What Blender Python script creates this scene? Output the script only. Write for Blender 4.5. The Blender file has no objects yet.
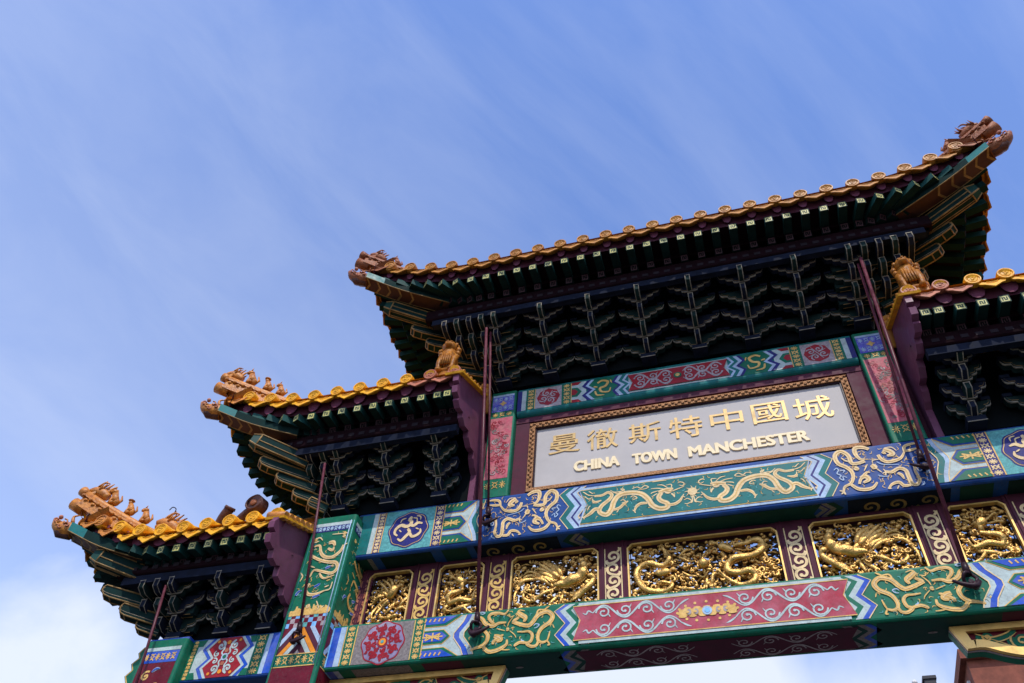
import bpy, math, random
from mathutils import Vector, Matrix
V = Vector
random.seed(7)
scene = bpy.context.scene
COL = scene.collection

# ------------------------------------------------------------------ camera
cam_d = bpy.data.cameras.new("camera")
cam = bpy.data.objects.new("camera", cam_d)
COL.objects.link(cam)
cr, cu, cf = (V((0.9573858732705165, 0.28096720056818303, 0.06685597854290101)),
              V((0.17353833702641158, -0.7446768953693655, 0.6444693686166555)),
              V((-0.2308608568903746, 0.6054037939325467, 0.7617017205231458)))
cam.matrix_world = Matrix(((cr.x, cu.x, -cf.x, 0.539914547867233),
                           (cr.y, cu.y, -cf.y, -8.372757305961308),
                           (cr.z, cu.z, -cf.z, 1.6489770710619285),
                           (0, 0, 0, 1)))
cam_d.sensor_width = 36.0
cam_d.lens = 817.691129923234 * 36.0 / 1024.0
cam_d.clip_end = 2000
scene.camera = cam

# ------------------------------------------------------------------ light
SUN_EL, SUN_AZ = math.radians(54), math.radians(162)      # azimuth from +Y towards +X
sd = V((math.sin(SUN_AZ) * math.cos(SUN_EL), math.cos(SUN_AZ) * math.cos(SUN_EL), math.sin(SUN_EL)))
ld = bpy.data.lights.new("sun", 'SUN')
ld.energy = 2.0
ld.angle = math.radians(0.6)
ld.color = (1.0, 0.94, 0.84)
sun = bpy.data.objects.new("sun", ld)
sun.rotation_euler = sd.to_track_quat('Z', 'Y').to_euler()
sun.location = (-30, -20, 40)
COL.objects.link(sun)

world = bpy.data.worlds.new("World")
scene.world = world
world.use_nodes = True
wn, wl = world.node_tree.nodes, world.node_tree.links
wn.clear()
def N(nodes, t, **kw):
    n = nodes.new(t)
    for k, v in kw.items():
        if k.startswith('i_'):
            n.inputs[k[2:].replace('_', ' ')].default_value = v
        else:
            setattr(n, k, v)
    return n
w_out = N(wn, 'ShaderNodeOutputWorld')
w_bg = N(wn, 'ShaderNodeBackground'); w_bg.inputs['Strength'].default_value = 0.15
sky = N(wn, 'ShaderNodeTexSky', sky_type='NISHITA', sun_disc=False, sun_elevation=SUN_EL,
        sun_rotation=SUN_AZ, air_density=1.0, dust_density=0.6, ozone_density=2.6)
tc = N(wn, 'ShaderNodeTexCoord')
# high thin streaks of cloud, drawn out along one direction
mp = N(wn, 'ShaderNodeCombineXYZ')
for ax, vec, sc in ((0, (0.55, 0.73, -0.41), 0.9), (1, (0.80, -0.60, 0.0), 4.6), (2, (0.25, 0.33, 0.91), 4.6)):
    dn = N(wn, 'ShaderNodeVectorMath', operation='DOT_PRODUCT'); dn.inputs[1].default_value = tuple(c * sc for c in vec)
    wl.new(tc.outputs['Generated'], dn.inputs[0]); wl.new(dn.outputs['Value'], mp.inputs[ax])
n1 = N(wn, 'ShaderNodeTexNoise'); n1.inputs['Scale'].default_value = 1.6; n1.inputs['Detail'].default_value = 7; n1.inputs['Roughness'].default_value = 0.58; n1.inputs['Distortion'].default_value = 0.35
r1 = N(wn, 'ShaderNodeMapRange'); r1.inputs[1].default_value = 0.40; r1.inputs[2].default_value = 0.74; r1.inputs[3].default_value = 0.0; r1.inputs[4].default_value = 0.15
# the cloud bank low in the sky
n2 = N(wn, 'ShaderNodeTexNoise'); n2.inputs['Scale'].default_value = 3.1; n2.inputs['Detail'].default_value = 8; n2.inputs['Roughness'].default_value = 0.55; n2.inputs['Distortion'].default_value = 0.3
sx = N(wn, 'ShaderNodeSeparateXYZ')
low = N(wn, 'ShaderNodeMapRange'); low.inputs[1].default_value = 0.66; low.inputs[2].default_value = 0.36; low.inputs[3].default_value = -0.42; low.inputs[4].default_value = 0.17
ad = N(wn, 'ShaderNodeMath', operation='ADD')
# one cumulus standing low to the north
cd = N(wn, 'ShaderNodeVectorMath', operation='DOT_PRODUCT'); cd.inputs[1].default_value = V((-0.19, 0.87, 0.44)).normalized()
cm = N(wn, 'ShaderNodeMapRange'); cm.inputs[1].default_value = 0.972; cm.inputs[2].default_value = 0.992; cm.inputs[3].default_value = 0.0; cm.inputs[4].default_value = 0.34
ad0 = N(wn, 'ShaderNodeMath', operation='ADD')
wl.new(tc.outputs['Generated'], cd.inputs[0]); wl.new(cd.outputs['Value'], cm.inputs[0]); wl.new(cm.outputs[0], ad0.inputs[0])
r2 = N(wn, 'ShaderNodeMapRange'); r2.inputs[1].default_value = 0.38; r2.inputs[2].default_value = 0.66; r2.inputs[3].default_value = 0.0; r2.inputs[4].default_value = 0.86
# a pale veil that thickens to the west
veil = N(wn, 'ShaderNodeVectorMath', operation='DOT_PRODUCT'); veil.inputs[1].default_value = (-0.86, 0.30, -0.42)
r3 = N(wn, 'ShaderNodeMapRange'); r3.inputs[1].default_value = -0.12; r3.inputs[2].default_value = 0.60; r3.inputs[3].default_value = 0.0; r3.inputs[4].default_value = 0.27
mx = N(wn, 'ShaderNodeMath', operation='MAXIMUM'); mx2 = N(wn, 'ShaderNodeMath', operation='ADD', use_clamp=True)
mix = N(wn, 'ShaderNodeMix', data_type='RGBA')
tint = N(wn, 'ShaderNodeMix', data_type='RGBA', blend_type='MULTIPLY'); tint.inputs[0].default_value = 1.0; tint.inputs[7].default_value = (0.89, 0.94, 1.17, 1)
mix.inputs[7].default_value = (3.5, 3.72, 4.2, 1)
for a, b in ((mp.outputs[0], n1.inputs[0]), (n1.outputs[0], r1.inputs[0]),
             (tc.outputs['Generated'], n2.inputs[0]), (tc.outputs['Generated'], sx.inputs[0]), (sx.outputs[2], low.inputs[0]),
             (n2.outputs[0], ad.inputs[0]), (low.outputs[0], ad0.inputs[1]), (ad0.outputs[0], ad.inputs[1]), (ad.outputs[0], r2.inputs[0]),
             (tc.outputs['Generated'], veil.inputs[0]), (veil.outputs['Value'], r3.inputs[0]),
             (r1.outputs[0], mx2.inputs[0]), (r3.outputs[0], mx2.inputs[1]), (mx2.outputs[0], mx.inputs[0]), (r2.outputs[0], mx.inputs[1]),
             (mx.outputs[0], mix.inputs[0]), (sky.outputs[0], tint.inputs[6]), (tint.outputs[2], mix.inputs[6]),
             (mix.outputs[2], w_bg.inputs['Color']), (w_bg.outputs[0], w_out.inputs[0])):
    wl.new(a, b)
vs = scene.view_settings
vs.view_transform = 'Standard'; vs.look = 'None'; vs.exposure = 0.80; vs.gamma = 1.0; vs.use_curve_mapping = False
scene.render.engine = 'CYCLES'
scene.cycles.max_bounces = 6
scene.cycles.use_denoising = True

# ------------------------------------------------------------------ materials
MATS = {}
def paint(name, rgb, rough=0.5, metal=0.0, var=0.25, scale=7.0, fade=0.0, fadec=(0.6, 0.55, 0.55), bump=0.0, bscale=40.0, fadescale=2.5, spec=0.16, grime=None):
    if grime is None: grime = 0.42 if name.endswith('_paint') and max(rgb) > 0.1 else 0.0
    m = bpy.data.materials.new(name); m.use_nodes = True
    nt = m.node_tree; nd, lk = nt.nodes, nt.links
    p = nd['Principled BSDF']
    p.inputs['Roughness'].default_value = rough; p.inputs['Metallic'].default_value = metal
    p.inputs['Specular IOR Level'].default_value = spec
    g = N(nd, 'ShaderNodeNewGeometry')
    n = N(nd, 'ShaderNodeTexNoise'); n.inputs['Scale'].default_value = scale; n.inputs['Detail'].default_value = 6; n.inputs['Roughness'].default_value = 0.65
    lk.new(g.outputs['Position'], n.inputs['Vector'])
    mr = N(nd, 'ShaderNodeMapRange'); mr.inputs[1].default_value = 0.3; mr.inputs[2].default_value = 0.7
    mr.inputs[3].default_value = 1 - var; mr.inputs[4].default_value = 1 + var
    lk.new(n.outputs[0], mr.inputs[0])
    mu = N(nd, 'ShaderNodeMix', data_type='RGBA', blend_type='MULTIPLY'); mu.inputs[0].default_value = 1
    mu.inputs[6].default_value = (*rgb, 1)
    lk.new(mr.outputs[0], mu.inputs[7])
    c = mu.outputs[2]
    if fade > 0:
        n2 = N(nd, 'ShaderNodeTexNoise'); n2.inputs['Scale'].default_value = fadescale; n2.inputs['Detail'].default_value = 8; n2.inputs['Roughness'].default_value = 0.7
        lk.new(g.outputs['Position'], n2.inputs['Vector'])
        m2 = N(nd, 'ShaderNodeMapRange'); m2.inputs[1].default_value = 0.42; m2.inputs[2].default_value = 0.68; m2.inputs[3].default_value = 0; m2.inputs[4].default_value = fade
        lk.new(n2.outputs[0], m2.inputs[0])
        mf = N(nd, 'ShaderNodeMix', data_type='RGBA'); mf.inputs[7].default_value = (*fadec, 1)
        lk.new(m2.outputs[0], mf.inputs[0]); lk.new(c, mf.inputs[6]); c = mf.outputs[2]
    if grime > 0:       # fine chips and dirt
        n3 = N(nd, 'ShaderNodeTexNoise'); n3.inputs['Scale'].default_value = 34; n3.inputs['Detail'].default_value = 5; n3.inputs['Roughness'].default_value = 0.75
        lk.new(g.outputs['Position'], n3.inputs['Vector'])
        m3 = N(nd, 'ShaderNodeMapRange'); m3.inputs[1].default_value = 0.50; m3.inputs[2].default_value = 0.72; m3.inputs[3].default_value = 0; m3.inputs[4].default_value = grime
        lk.new(n3.outputs[0], m3.inputs[0])
        mg = N(nd, 'ShaderNodeMix', data_type='RGBA'); mg.inputs[7].default_value = (0.10, 0.085, 0.075, 1)
        lk.new(m3.outputs[0], mg.inputs[0]); lk.new(c, mg.inputs[6]); c = mg.outputs[2]
    lk.new(c, p.inputs['Base Color'])
    rr = N(nd, 'ShaderNodeMapRange'); rr.inputs[1].default_value = 0.3; rr.inputs[2].default_value = 0.7
    rr.inputs[3].default_value = max(0.05, rough - 0.12); rr.inputs[4].default_value = min(1, rough + 0.12)
    lk.new(n.outputs[0], rr.inputs[0]); lk.new(rr.outputs[0], p.inputs['Roughness'])
    if bump > 0:
        b = N(nd, 'ShaderNodeTexNoise'); b.inputs['Scale'].default_value = bscale; b.inputs['Detail'].default_value = 4
        lk.new(g.outputs['Position'], b.inputs['Vector'])
        bn = N(nd, 'ShaderNodeBump'); bn.inputs['Strength'].default_value = bump; bn.inputs['Distance'].default_value = 0.02
        lk.new(b.outputs[0], bn.inputs['Height']); lk.new(bn.outputs[0], p.inputs['Normal'])
    MATS[name] = m
    return m
paint('green_paint', (0.003, 0.135, 0.072), 0.5, fade=0.35, fadec=(0.02, 0.20, 0.14))
paint('teal_paint', (0.004, 0.145, 0.140), 0.5, fade=0.4, fadec=(0.03, 0.21, 0.22))
paint('teal_ground', (0.12, 0.40, 0.39), 0.6, var=0.4, scale=26, fade=0.6, fadec=(0.05, 0.17, 0.20), fadescale=22)
paint('dark_green_paint', (0.006, 0.045, 0.036), 0.55, fade=0.3, fadec=(0.02, 0.06, 0.055))
paint('blue_paint', (0.010, 0.058, 0.24), 0.5, fade=0.4, fadec=(0.03, 0.10, 0.29))
paint('bright_blue_paint', (0.008, 0.075, 0.48), 0.4, fade=0.2)
paint('navy_paint', (0.018, 0.02, 0.16), 0.5, fade=0.3, fadec=(0.07, 0.06, 0.24))
paint('lilac_blue_paint', (0.085, 0.09, 0.52), 0.6, var=0.4, scale=22, fade=0.7, fadec=(0.35, 0.33, 0.62), fadescale=16)
paint('pale_blue_paint', (0.36, 0.50, 0.66), 0.5, fade=0.3)
paint('sky_blue_paint', (0.20, 0.47, 0.80), 0.45)
paint('white_paint', (0.44, 0.54, 0.52), 0.5, fade=0.3, fadec=(0.45, 0.48, 0.5), fadescale=6)
paint('red_paint', (0.30, 0.008, 0.016), 0.45, fade=0.3, fadec=(0.4, 0.06, 0.09))
paint('faded_red_paint', (0.36, 0.03, 0.055), 0.55, fade=0.9, fadec=(0.50, 0.16, 0.21), fadescale=1.6)
paint('pink_paint', (0.50, 0.10, 0.15), 0.6, var=0.35, scale=14, fade=0.8, fadec=(0.50, 0.24, 0.22), fadescale=9)
paint('maroon_paint', (0.085, 0.018, 0.036), 0.65, fade=0.35, fadec=(0.11, 0.035, 0.06))
paint('deep_maroon_paint', (0.13, 0.006, 0.018), 0.35)
paint('plum_paint', (0.155, 0.048, 0.095), 0.42, fade=0.5, fadec=(0.20, 0.075, 0.14), bump=0.1, bscale=14)
paint('magenta_paint', (0.135, 0.030, 0.060), 0.7, fade=0.4, fadec=(0.21, 0.075, 0.12), fadescale=6)
paint('gold_paint', (0.72, 0.44, 0.12), 0.45, fade=0.45, fadec=(0.76, 0.54, 0.24), fadescale=14)
paint('cream_gold_paint', (0.78, 0.57, 0.29), 0.5, fade=0.4, fadec=(0.78, 0.66, 0.44), fadescale=12)
paint('orange_paint', (0.78, 0.27, 0.025), 0.5)
paint('gilding', (0.74, 0.45, 0.14), 0.38, metal=0.75, var=0.35, scale=18, bump=0.5, bscale=70)
paint('rafter_teal_lit', (0.012, 0.070, 0.064), 0.65, var=0.4, fade=0.5, fadec=(0.005, 0.022, 0.021))
paint('grey_lilac_paint', (0.24, 0.20, 0.33), 0.55, fade=0.4)
paint('dim_pattern', (0.020, 0.014, 0.018), 0.7, spec=0.1)
paint('band_maroon', (0.055, 0.012, 0.022), 0.6, spec=0.1)
paint('chevron_brown', (0.07, 0.028, 0.018), 0.5)
paint('shadowed_gilding', (0.10, 0.055, 0.016), 0.6, var=0.5, scale=14)  # dark gold, with the shadow of the deep gaps in its colour
paint('frame_gilding', (0.78, 0.50, 0.16), 0.4, metal=0.5, var=0.2)
paint('carved_brass', (0.33, 0.165, 0.075), 0.45, metal=0.3, var=0.5, scale=45, bump=0.9, bscale=55)
paint('letter_gold', (0.68, 0.46, 0.19), 0.35, metal=0.15, var=0.12)
paint('letter_cream', (0.90, 0.74, 0.46), 0.4, var=0.1)
paint('plaque_stone', (0.475, 0.445, 0.425), 0.6, var=0.07, scale=3, fade=0.3, fadec=(0.41, 0.395, 0.40), fadescale=4)
paint('grey_paint', (0.20, 0.175, 0.17), 0.65, var=0.5, scale=30, fade=0.4, fadec=(0.30, 0.27, 0.25), fadescale=20)
paint('pale_grey_paint', (0.36, 0.30, 0.31), 0.6, var=0.4, scale=28, fade=0.4)
paint('outline_paint', (0.24, 0.21, 0.16), 0.55, var=0.6, scale=9)
paint('gold_outline', (0.26, 0.16, 0.06), 0.5, var=0.45, scale=9)
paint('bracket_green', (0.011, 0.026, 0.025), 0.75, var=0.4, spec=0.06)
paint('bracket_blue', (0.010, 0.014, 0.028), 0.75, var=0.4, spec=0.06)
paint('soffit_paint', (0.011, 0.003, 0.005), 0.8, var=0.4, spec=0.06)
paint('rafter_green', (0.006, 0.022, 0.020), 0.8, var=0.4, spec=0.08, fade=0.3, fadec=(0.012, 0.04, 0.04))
paint('rafter_end_gold', (0.66, 0.60, 0.20), 0.45, var=0.3, scale=12, fade=0.3, fadec=(0.6, 0.62, 0.5))
paint('rafter_end_dim', (0.06, 0.025, 0.032), 0.5, var=0.4)
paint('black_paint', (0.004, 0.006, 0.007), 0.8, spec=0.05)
paint('yellow_tile', (0.80, 0.385, 0.014), 0.48, var=0.35, scale=9, fade=0.5, fadec=(0.50, 0.20, 0.03), fadescale=7, bump=0.25, bscale=30, spec=0.22)
paint('amber_tile', (0.44, 0.19, 0.024), 0.50, var=0.35, scale=9, fade=0.6, fadec=(0.40, 0.15, 0.05), fadescale=5, bump=0.25, bscale=30, spec=0.22)
paint('red_tile', (0.40, 0.13, 0.07), 0.5, var=0.35, scale=9, fade=0.6, fadec=(0.46, 0.22, 0.15), fadescale=7, bump=0.3, bscale=30)
paint('orange_tile', (0.52, 0.19, 0.016), 0.5, var=0.5, scale=16, fade=0.8, fadec=(0.30, 0.088, 0.012), fadescale=10, bump=0.4, bscale=35, spec=0.5)
paint('umber_tile', (0.25, 0.08, 0.028), 0.5, var=0.4, scale=14, fade=0.6, fadec=(0.36, 0.15, 0.09), fadescale=11, bump=0.5, bscale=35)
paint('honey_tile', (0.36, 0.135, 0.016), 0.4, var=0.5, scale=16, fade=0.6, fadec=(0.20, 0.06, 0.012), fadescale=12, bump=0.5, bscale=35)
paint('brown_tile', (0.10, 0.045, 0.035), 0.4, var=0.4, scale=12, bump=0.3, bscale=30)
paint('oxide_iron', (0.105, 0.026, 0.040), 0.4, var=0.35, scale=20)
paint('dark_iron', (0.028, 0.012, 0.018), 0.4, var=0.4, scale=20)
paint('stone', (0.33, 0.31, 0.28), 0.75, var=0.3, bump=0.4)
paint('brick', (0.22, 0.075, 0.05), 0.8, var=0.35, scale=2.0, bump=0.3)
paint('window_frame', (0.65, 0.64, 0.62), 0.5)
paint('slate', (0.05, 0.05, 0.055), 0.6)
gm = bpy.data.materials.new('window_glass'); gm.use_nodes = True
gp = gm.node_tree.nodes['Principled BSDF']; gp.inputs['Base Color'].default_value = (0.02, 0.025, 0.03, 1); gp.inputs['Roughness'].default_value = 0.08
MATS['window_glass'] = gm
# asphalt with paving joints
am = paint('asphalt', (0.06, 0.058, 0.056), 0.85, var=0.3, scale=3, bump=0.4, bscale=60)
paint('paving', (0.13, 0.12, 0.11), 0.8, var=0.3, scale=2.5, bump=0.3, bscale=50)

# ------------------------------------------------------------------ geometry helpers
def smooth(pts, n=6, closed=False):
    P = [V(p) for p in pts]
    if len(P) < 3 and not closed: 
        return [P[0].lerp(P[-1], i / n) for i in range(n + 1)]
    out = []
    m = len(P)
    rng = range(m) if closed else range(m - 1)
    for i in rng:
        p0 = P[(i - 1) % m] if (closed or i > 0) else P[0] * 2 - P[1]
        p1, p2 = P[i], P[(i + 1) % m]
        p3 = P[(i + 2) % m] if (closed or i + 2 < m) else P[-1] * 2 - P[-2]
        for k in range(n):
            t = k / n
            out.append(0.5 * ((2 * p1) + (p2 - p0) * t + (2 * p0 - 5 * p1 + 4 * p2 - p3) * t * t + (3 * p1 - p0 - 3 * p2 + p3) * t ** 3))
    if not closed: out.append(P[-1])
    return out

class G:
    """collects geometry in world coordinates, then links it as ONE mesh"""
    def __init__(s): s.v = []; s.f = []; s.m = []; s.sm = []; s.mats = []
    def mi(s, mat):
        if mat not in s.mats: s.mats.append(mat)
        return s.mats.index(mat)
    def face(s, idx, mat, sm=False): s.f.append(idx); s.m.append(s.mi(mat)); s.sm.append(sm)
    def add(s, pts):
        b = len(s.v); s.v.extend(V(p) for p in pts); return b
    def hexa(s, c8, mat, fmats=None):
        b = s.add(c8)
        for k, q in enumerate(((0, 3, 2, 1), (4, 5, 6, 7), (0, 1, 5, 4), (1, 2, 6, 5), (2, 3, 7, 6), (3, 0, 4, 7))):
            s.face([b + i for i in q], (fmats or {}).get(k, mat))
    def box(s, x0, x1, y0, y1, z0, z1, mat, fmats=None):   # faces: 0 bottom 1 top 2 front(-y) 3 right 4 back 5 left
        s.hexa([(x0, y0, z0), (x1, y0, z0), (x1, y1, z0), (x0, y1, z0), (x0, y0, z1), (x1, y0, z1), (x1, y1, z1), (x0, y1, z1)], mat, fmats)
    def beam(s, p0, p1, w, h, mat, endmat=None, up=V((0, 0, 1)), bottom=None):
        p0, p1 = V(p0), V(p1); d = (p1 - p0).normalized(); r = d.cross(up).normalized(); u = r.cross(d)
        r, u = r * w / 2, u * h / 2
        fm = {}
        if endmat: fm[2] = endmat
        if bottom: fm[0] = bottom
        s.hexa([p0 - r - u, p0 + r - u, p1 + r - u, p1 - r - u, p0 - r + u, p0 + r + u, p1 + r + u, p1 - r + u], mat, fm)
    def bbox(s, x0, x1, y0, y1, z0, z1, mat, r=0.03, seg=3):   # box with the four long edges along x rounded
        prof = []
        for cy, cz, a0 in ((y0 + r, z0 + r, 180), (y1 - r, z0 + r, 270), (y1 - r, z1 - r, 0), (y0 + r, z1 - r, 90)):
            for k in range(seg + 1):
                a = math.radians(a0 + 90 * k / seg); prof.append((cy + r * math.cos(a), cz + r * math.sin(a)))
        b = s.add([(x0, y, z) for y, z in prof] + [(x1, y, z) for y, z in prof]); n = len(prof)
        for i in range(n): s.face([b + i, b + (i + 1) % n, b + n + (i + 1) % n, b + n + i], mat)
        s.face([b + i for i in range(n)][::-1], mat); s.face([b + n + i for i in range(n)], mat)
    def zbox(s, x0, x1, y0, y1, z0, z1, mat, r=0.05, seg=4):   # upright box with rounded vertical edges
        prof = []
        for cx, cy, a0 in ((x1 - r, y1 - r, 0), (x0 + r, y1 - r, 90), (x0 + r, y0 + r, 180), (x1 - r, y0 + r, 270)):
            for k in range(seg + 1):
                a = math.radians(a0 + 90 * k / seg); prof.append((cx + r * math.cos(a), cy + r * math.sin(a)))
        b = s.add([(x, y, z0) for x, y in prof] + [(x, y, z1) for x, y in prof]); n = len(prof)
        for i in range(n): s.face([b + i, b + (i + 1) % n, b + n + (i + 1) % n, b + n + i], mat)
        s.face([b + i for i in range(n)][::-1], mat); s.face([b + n + i for i in range(n)], mat)
    def prism(s, front, off, mat, side=None, back=True):
        off = V(off); n = len(front); b = s.add(front); c = s.add([V(p) + off for p in front])
        s.face([b + i for i in range(n)], mat)
        if back: s.face([c + i for i in range(n)][::-1], mat)
        for i in range(n): s.face([b + i, c + i, c + (i + 1) % n, b + (i + 1) % n], side or mat)
    def poly(s, pts, mat):
        b = s.add(pts); s.face([b + i for i in range(len(pts))], mat)
    def tube(s, pts, rad, mat, seg=8, flat=None):
        P = [V(p) for p in pts]; n = len(P)
        R = rad if isinstance(rad, (list, tuple)) else [rad] * n
        if len(R) != n: R = [R[min(len(R) - 1, int(i * (len(R) - 1) / max(1, n - 1)))] * (1 - (i * (len(R) - 1) / (n - 1)) % 1) + R[min(len(R) - 1, int(i * (len(R) - 1) / (n - 1)) + 1)] * ((i * (len(R) - 1) / (n - 1)) % 1) for i in range(n)]
        d = (P[1] - P[0]).normalized()
        ref = V((0, 1, 0)) if abs(d.y) < 0.9 else V((1, 0, 0))
        base = None; prev = None
        for i in range(n):
            d = (P[min(i + 1, n - 1)] - P[max(i - 1, 0)])
            d = d.normalized() if d.length > 1e-9 else V((0, 0, 1))
            a = (ref - d * ref.dot(d)).normalized(); ref = a; bb = d.cross(a)
            ring = [P[i] + (a * math.cos(2 * math.pi * k / seg) * (flat or 1) + bb * math.sin(2 * math.pi * k / seg)) * R[i] for k in range(seg)]
            b = s.add(ring)
            if prev is not None:
                for k in range(seg): s.face([prev + k, prev + (k + 1) % seg, b + (k + 1) % seg, b + k], mat, True)
            else: base = b
            prev = b
        s.face([base + k for k in range(seg)][::-1], mat, False); s.face([prev + k for k in range(seg)], mat, False)
    def blob(s, c, r, mat, nu=8, nv=5, rot=None):
        c = V(c); r = r if isinstance(r, (tuple, list)) else (r, r, r)
        def P(x, y, z):
            q = V((x * r[0], y * r[1], z * r[2]))
            if rot: q = rot @ q
            return c + q
        t = s.add([P(0, 0, 1)]); rows = []
        for j in range(1, nv):
            a = math.pi * j / nv
            rows.append(s.add([P(math.sin(a) * math.cos(2 * math.pi * i / nu), math.sin(a) * math.sin(2 * math.pi * i / nu), math.cos(a)) for i in range(nu)]))
        e = s.add([P(0, 0, -1)])
        for i in range(nu):
            k = (i + 1) % nu
            s.face([t, rows[0] + i, rows[0] + k], mat, True)
            for j in range(len(rows) - 1): s.face([rows[j] + i, rows[j + 1] + i, rows[j + 1] + k, rows[j] + k], mat, True)
            s.face([rows[-1] + i, e, rows[-1] + k], mat, True)
    def mesh(s, name, origin=V((0, 0, 0))):
        me = bpy.data.meshes.new(name)
        me.from_pydata([p - origin for p in s.v], [], s.f)
        for mt in s.mats: me.materials.append(MATS[mt])
        me.polygons.foreach_set('material_index', s.m)
        me.polygons.foreach_set('use_smooth', s.sm)
        me.update()
        return me
    def build(s, name, parent=None, label=None, origin=None):
        og = V(origin) if origin is not None else (wloc(parent) if parent else V((0, 0, 0)))
        o = bpy.data.objects.new(name, s.mesh(name, og))
        COL.objects.link(o)
        if parent: o.parent = parent
        else: o.location = og
        if label: o['label'] = label
        return o
def wloc(o):
    p = V(o.location)
    while o.parent: o = o.parent; p += V(o.location)
    return p
def tag(o, label, cat, group=None, kind=None):
    if label: o['label'] = label
    if cat: o['category'] = cat
    if group: o['group'] = group
    if kind: o['kind'] = kind
    return o
def thing(name, loc, label, cat, group=None):
    o = bpy.data.objects.new(name, None); o.empty_display_size = 0.2; o.location = loc; COL.objects.link(o)
    return tag(o, label, cat, group)
def inst(mesh, name, parent, world, rotz=0.0, scale=None):
    o = bpy.data.objects.new(name, mesh); COL.objects.link(o); o.parent = parent
    o.location = V(world) - wloc(parent); o.rotation_euler = (0, 0, rotz)
    if scale: o.scale = scale
    return o
def copy_tree(o, parent=None):
    c = o.copy(); COL.objects.link(c)
    if parent: c.parent = parent
    for ch in list(o.children): copy_tree(ch, c)
    return c

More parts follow.
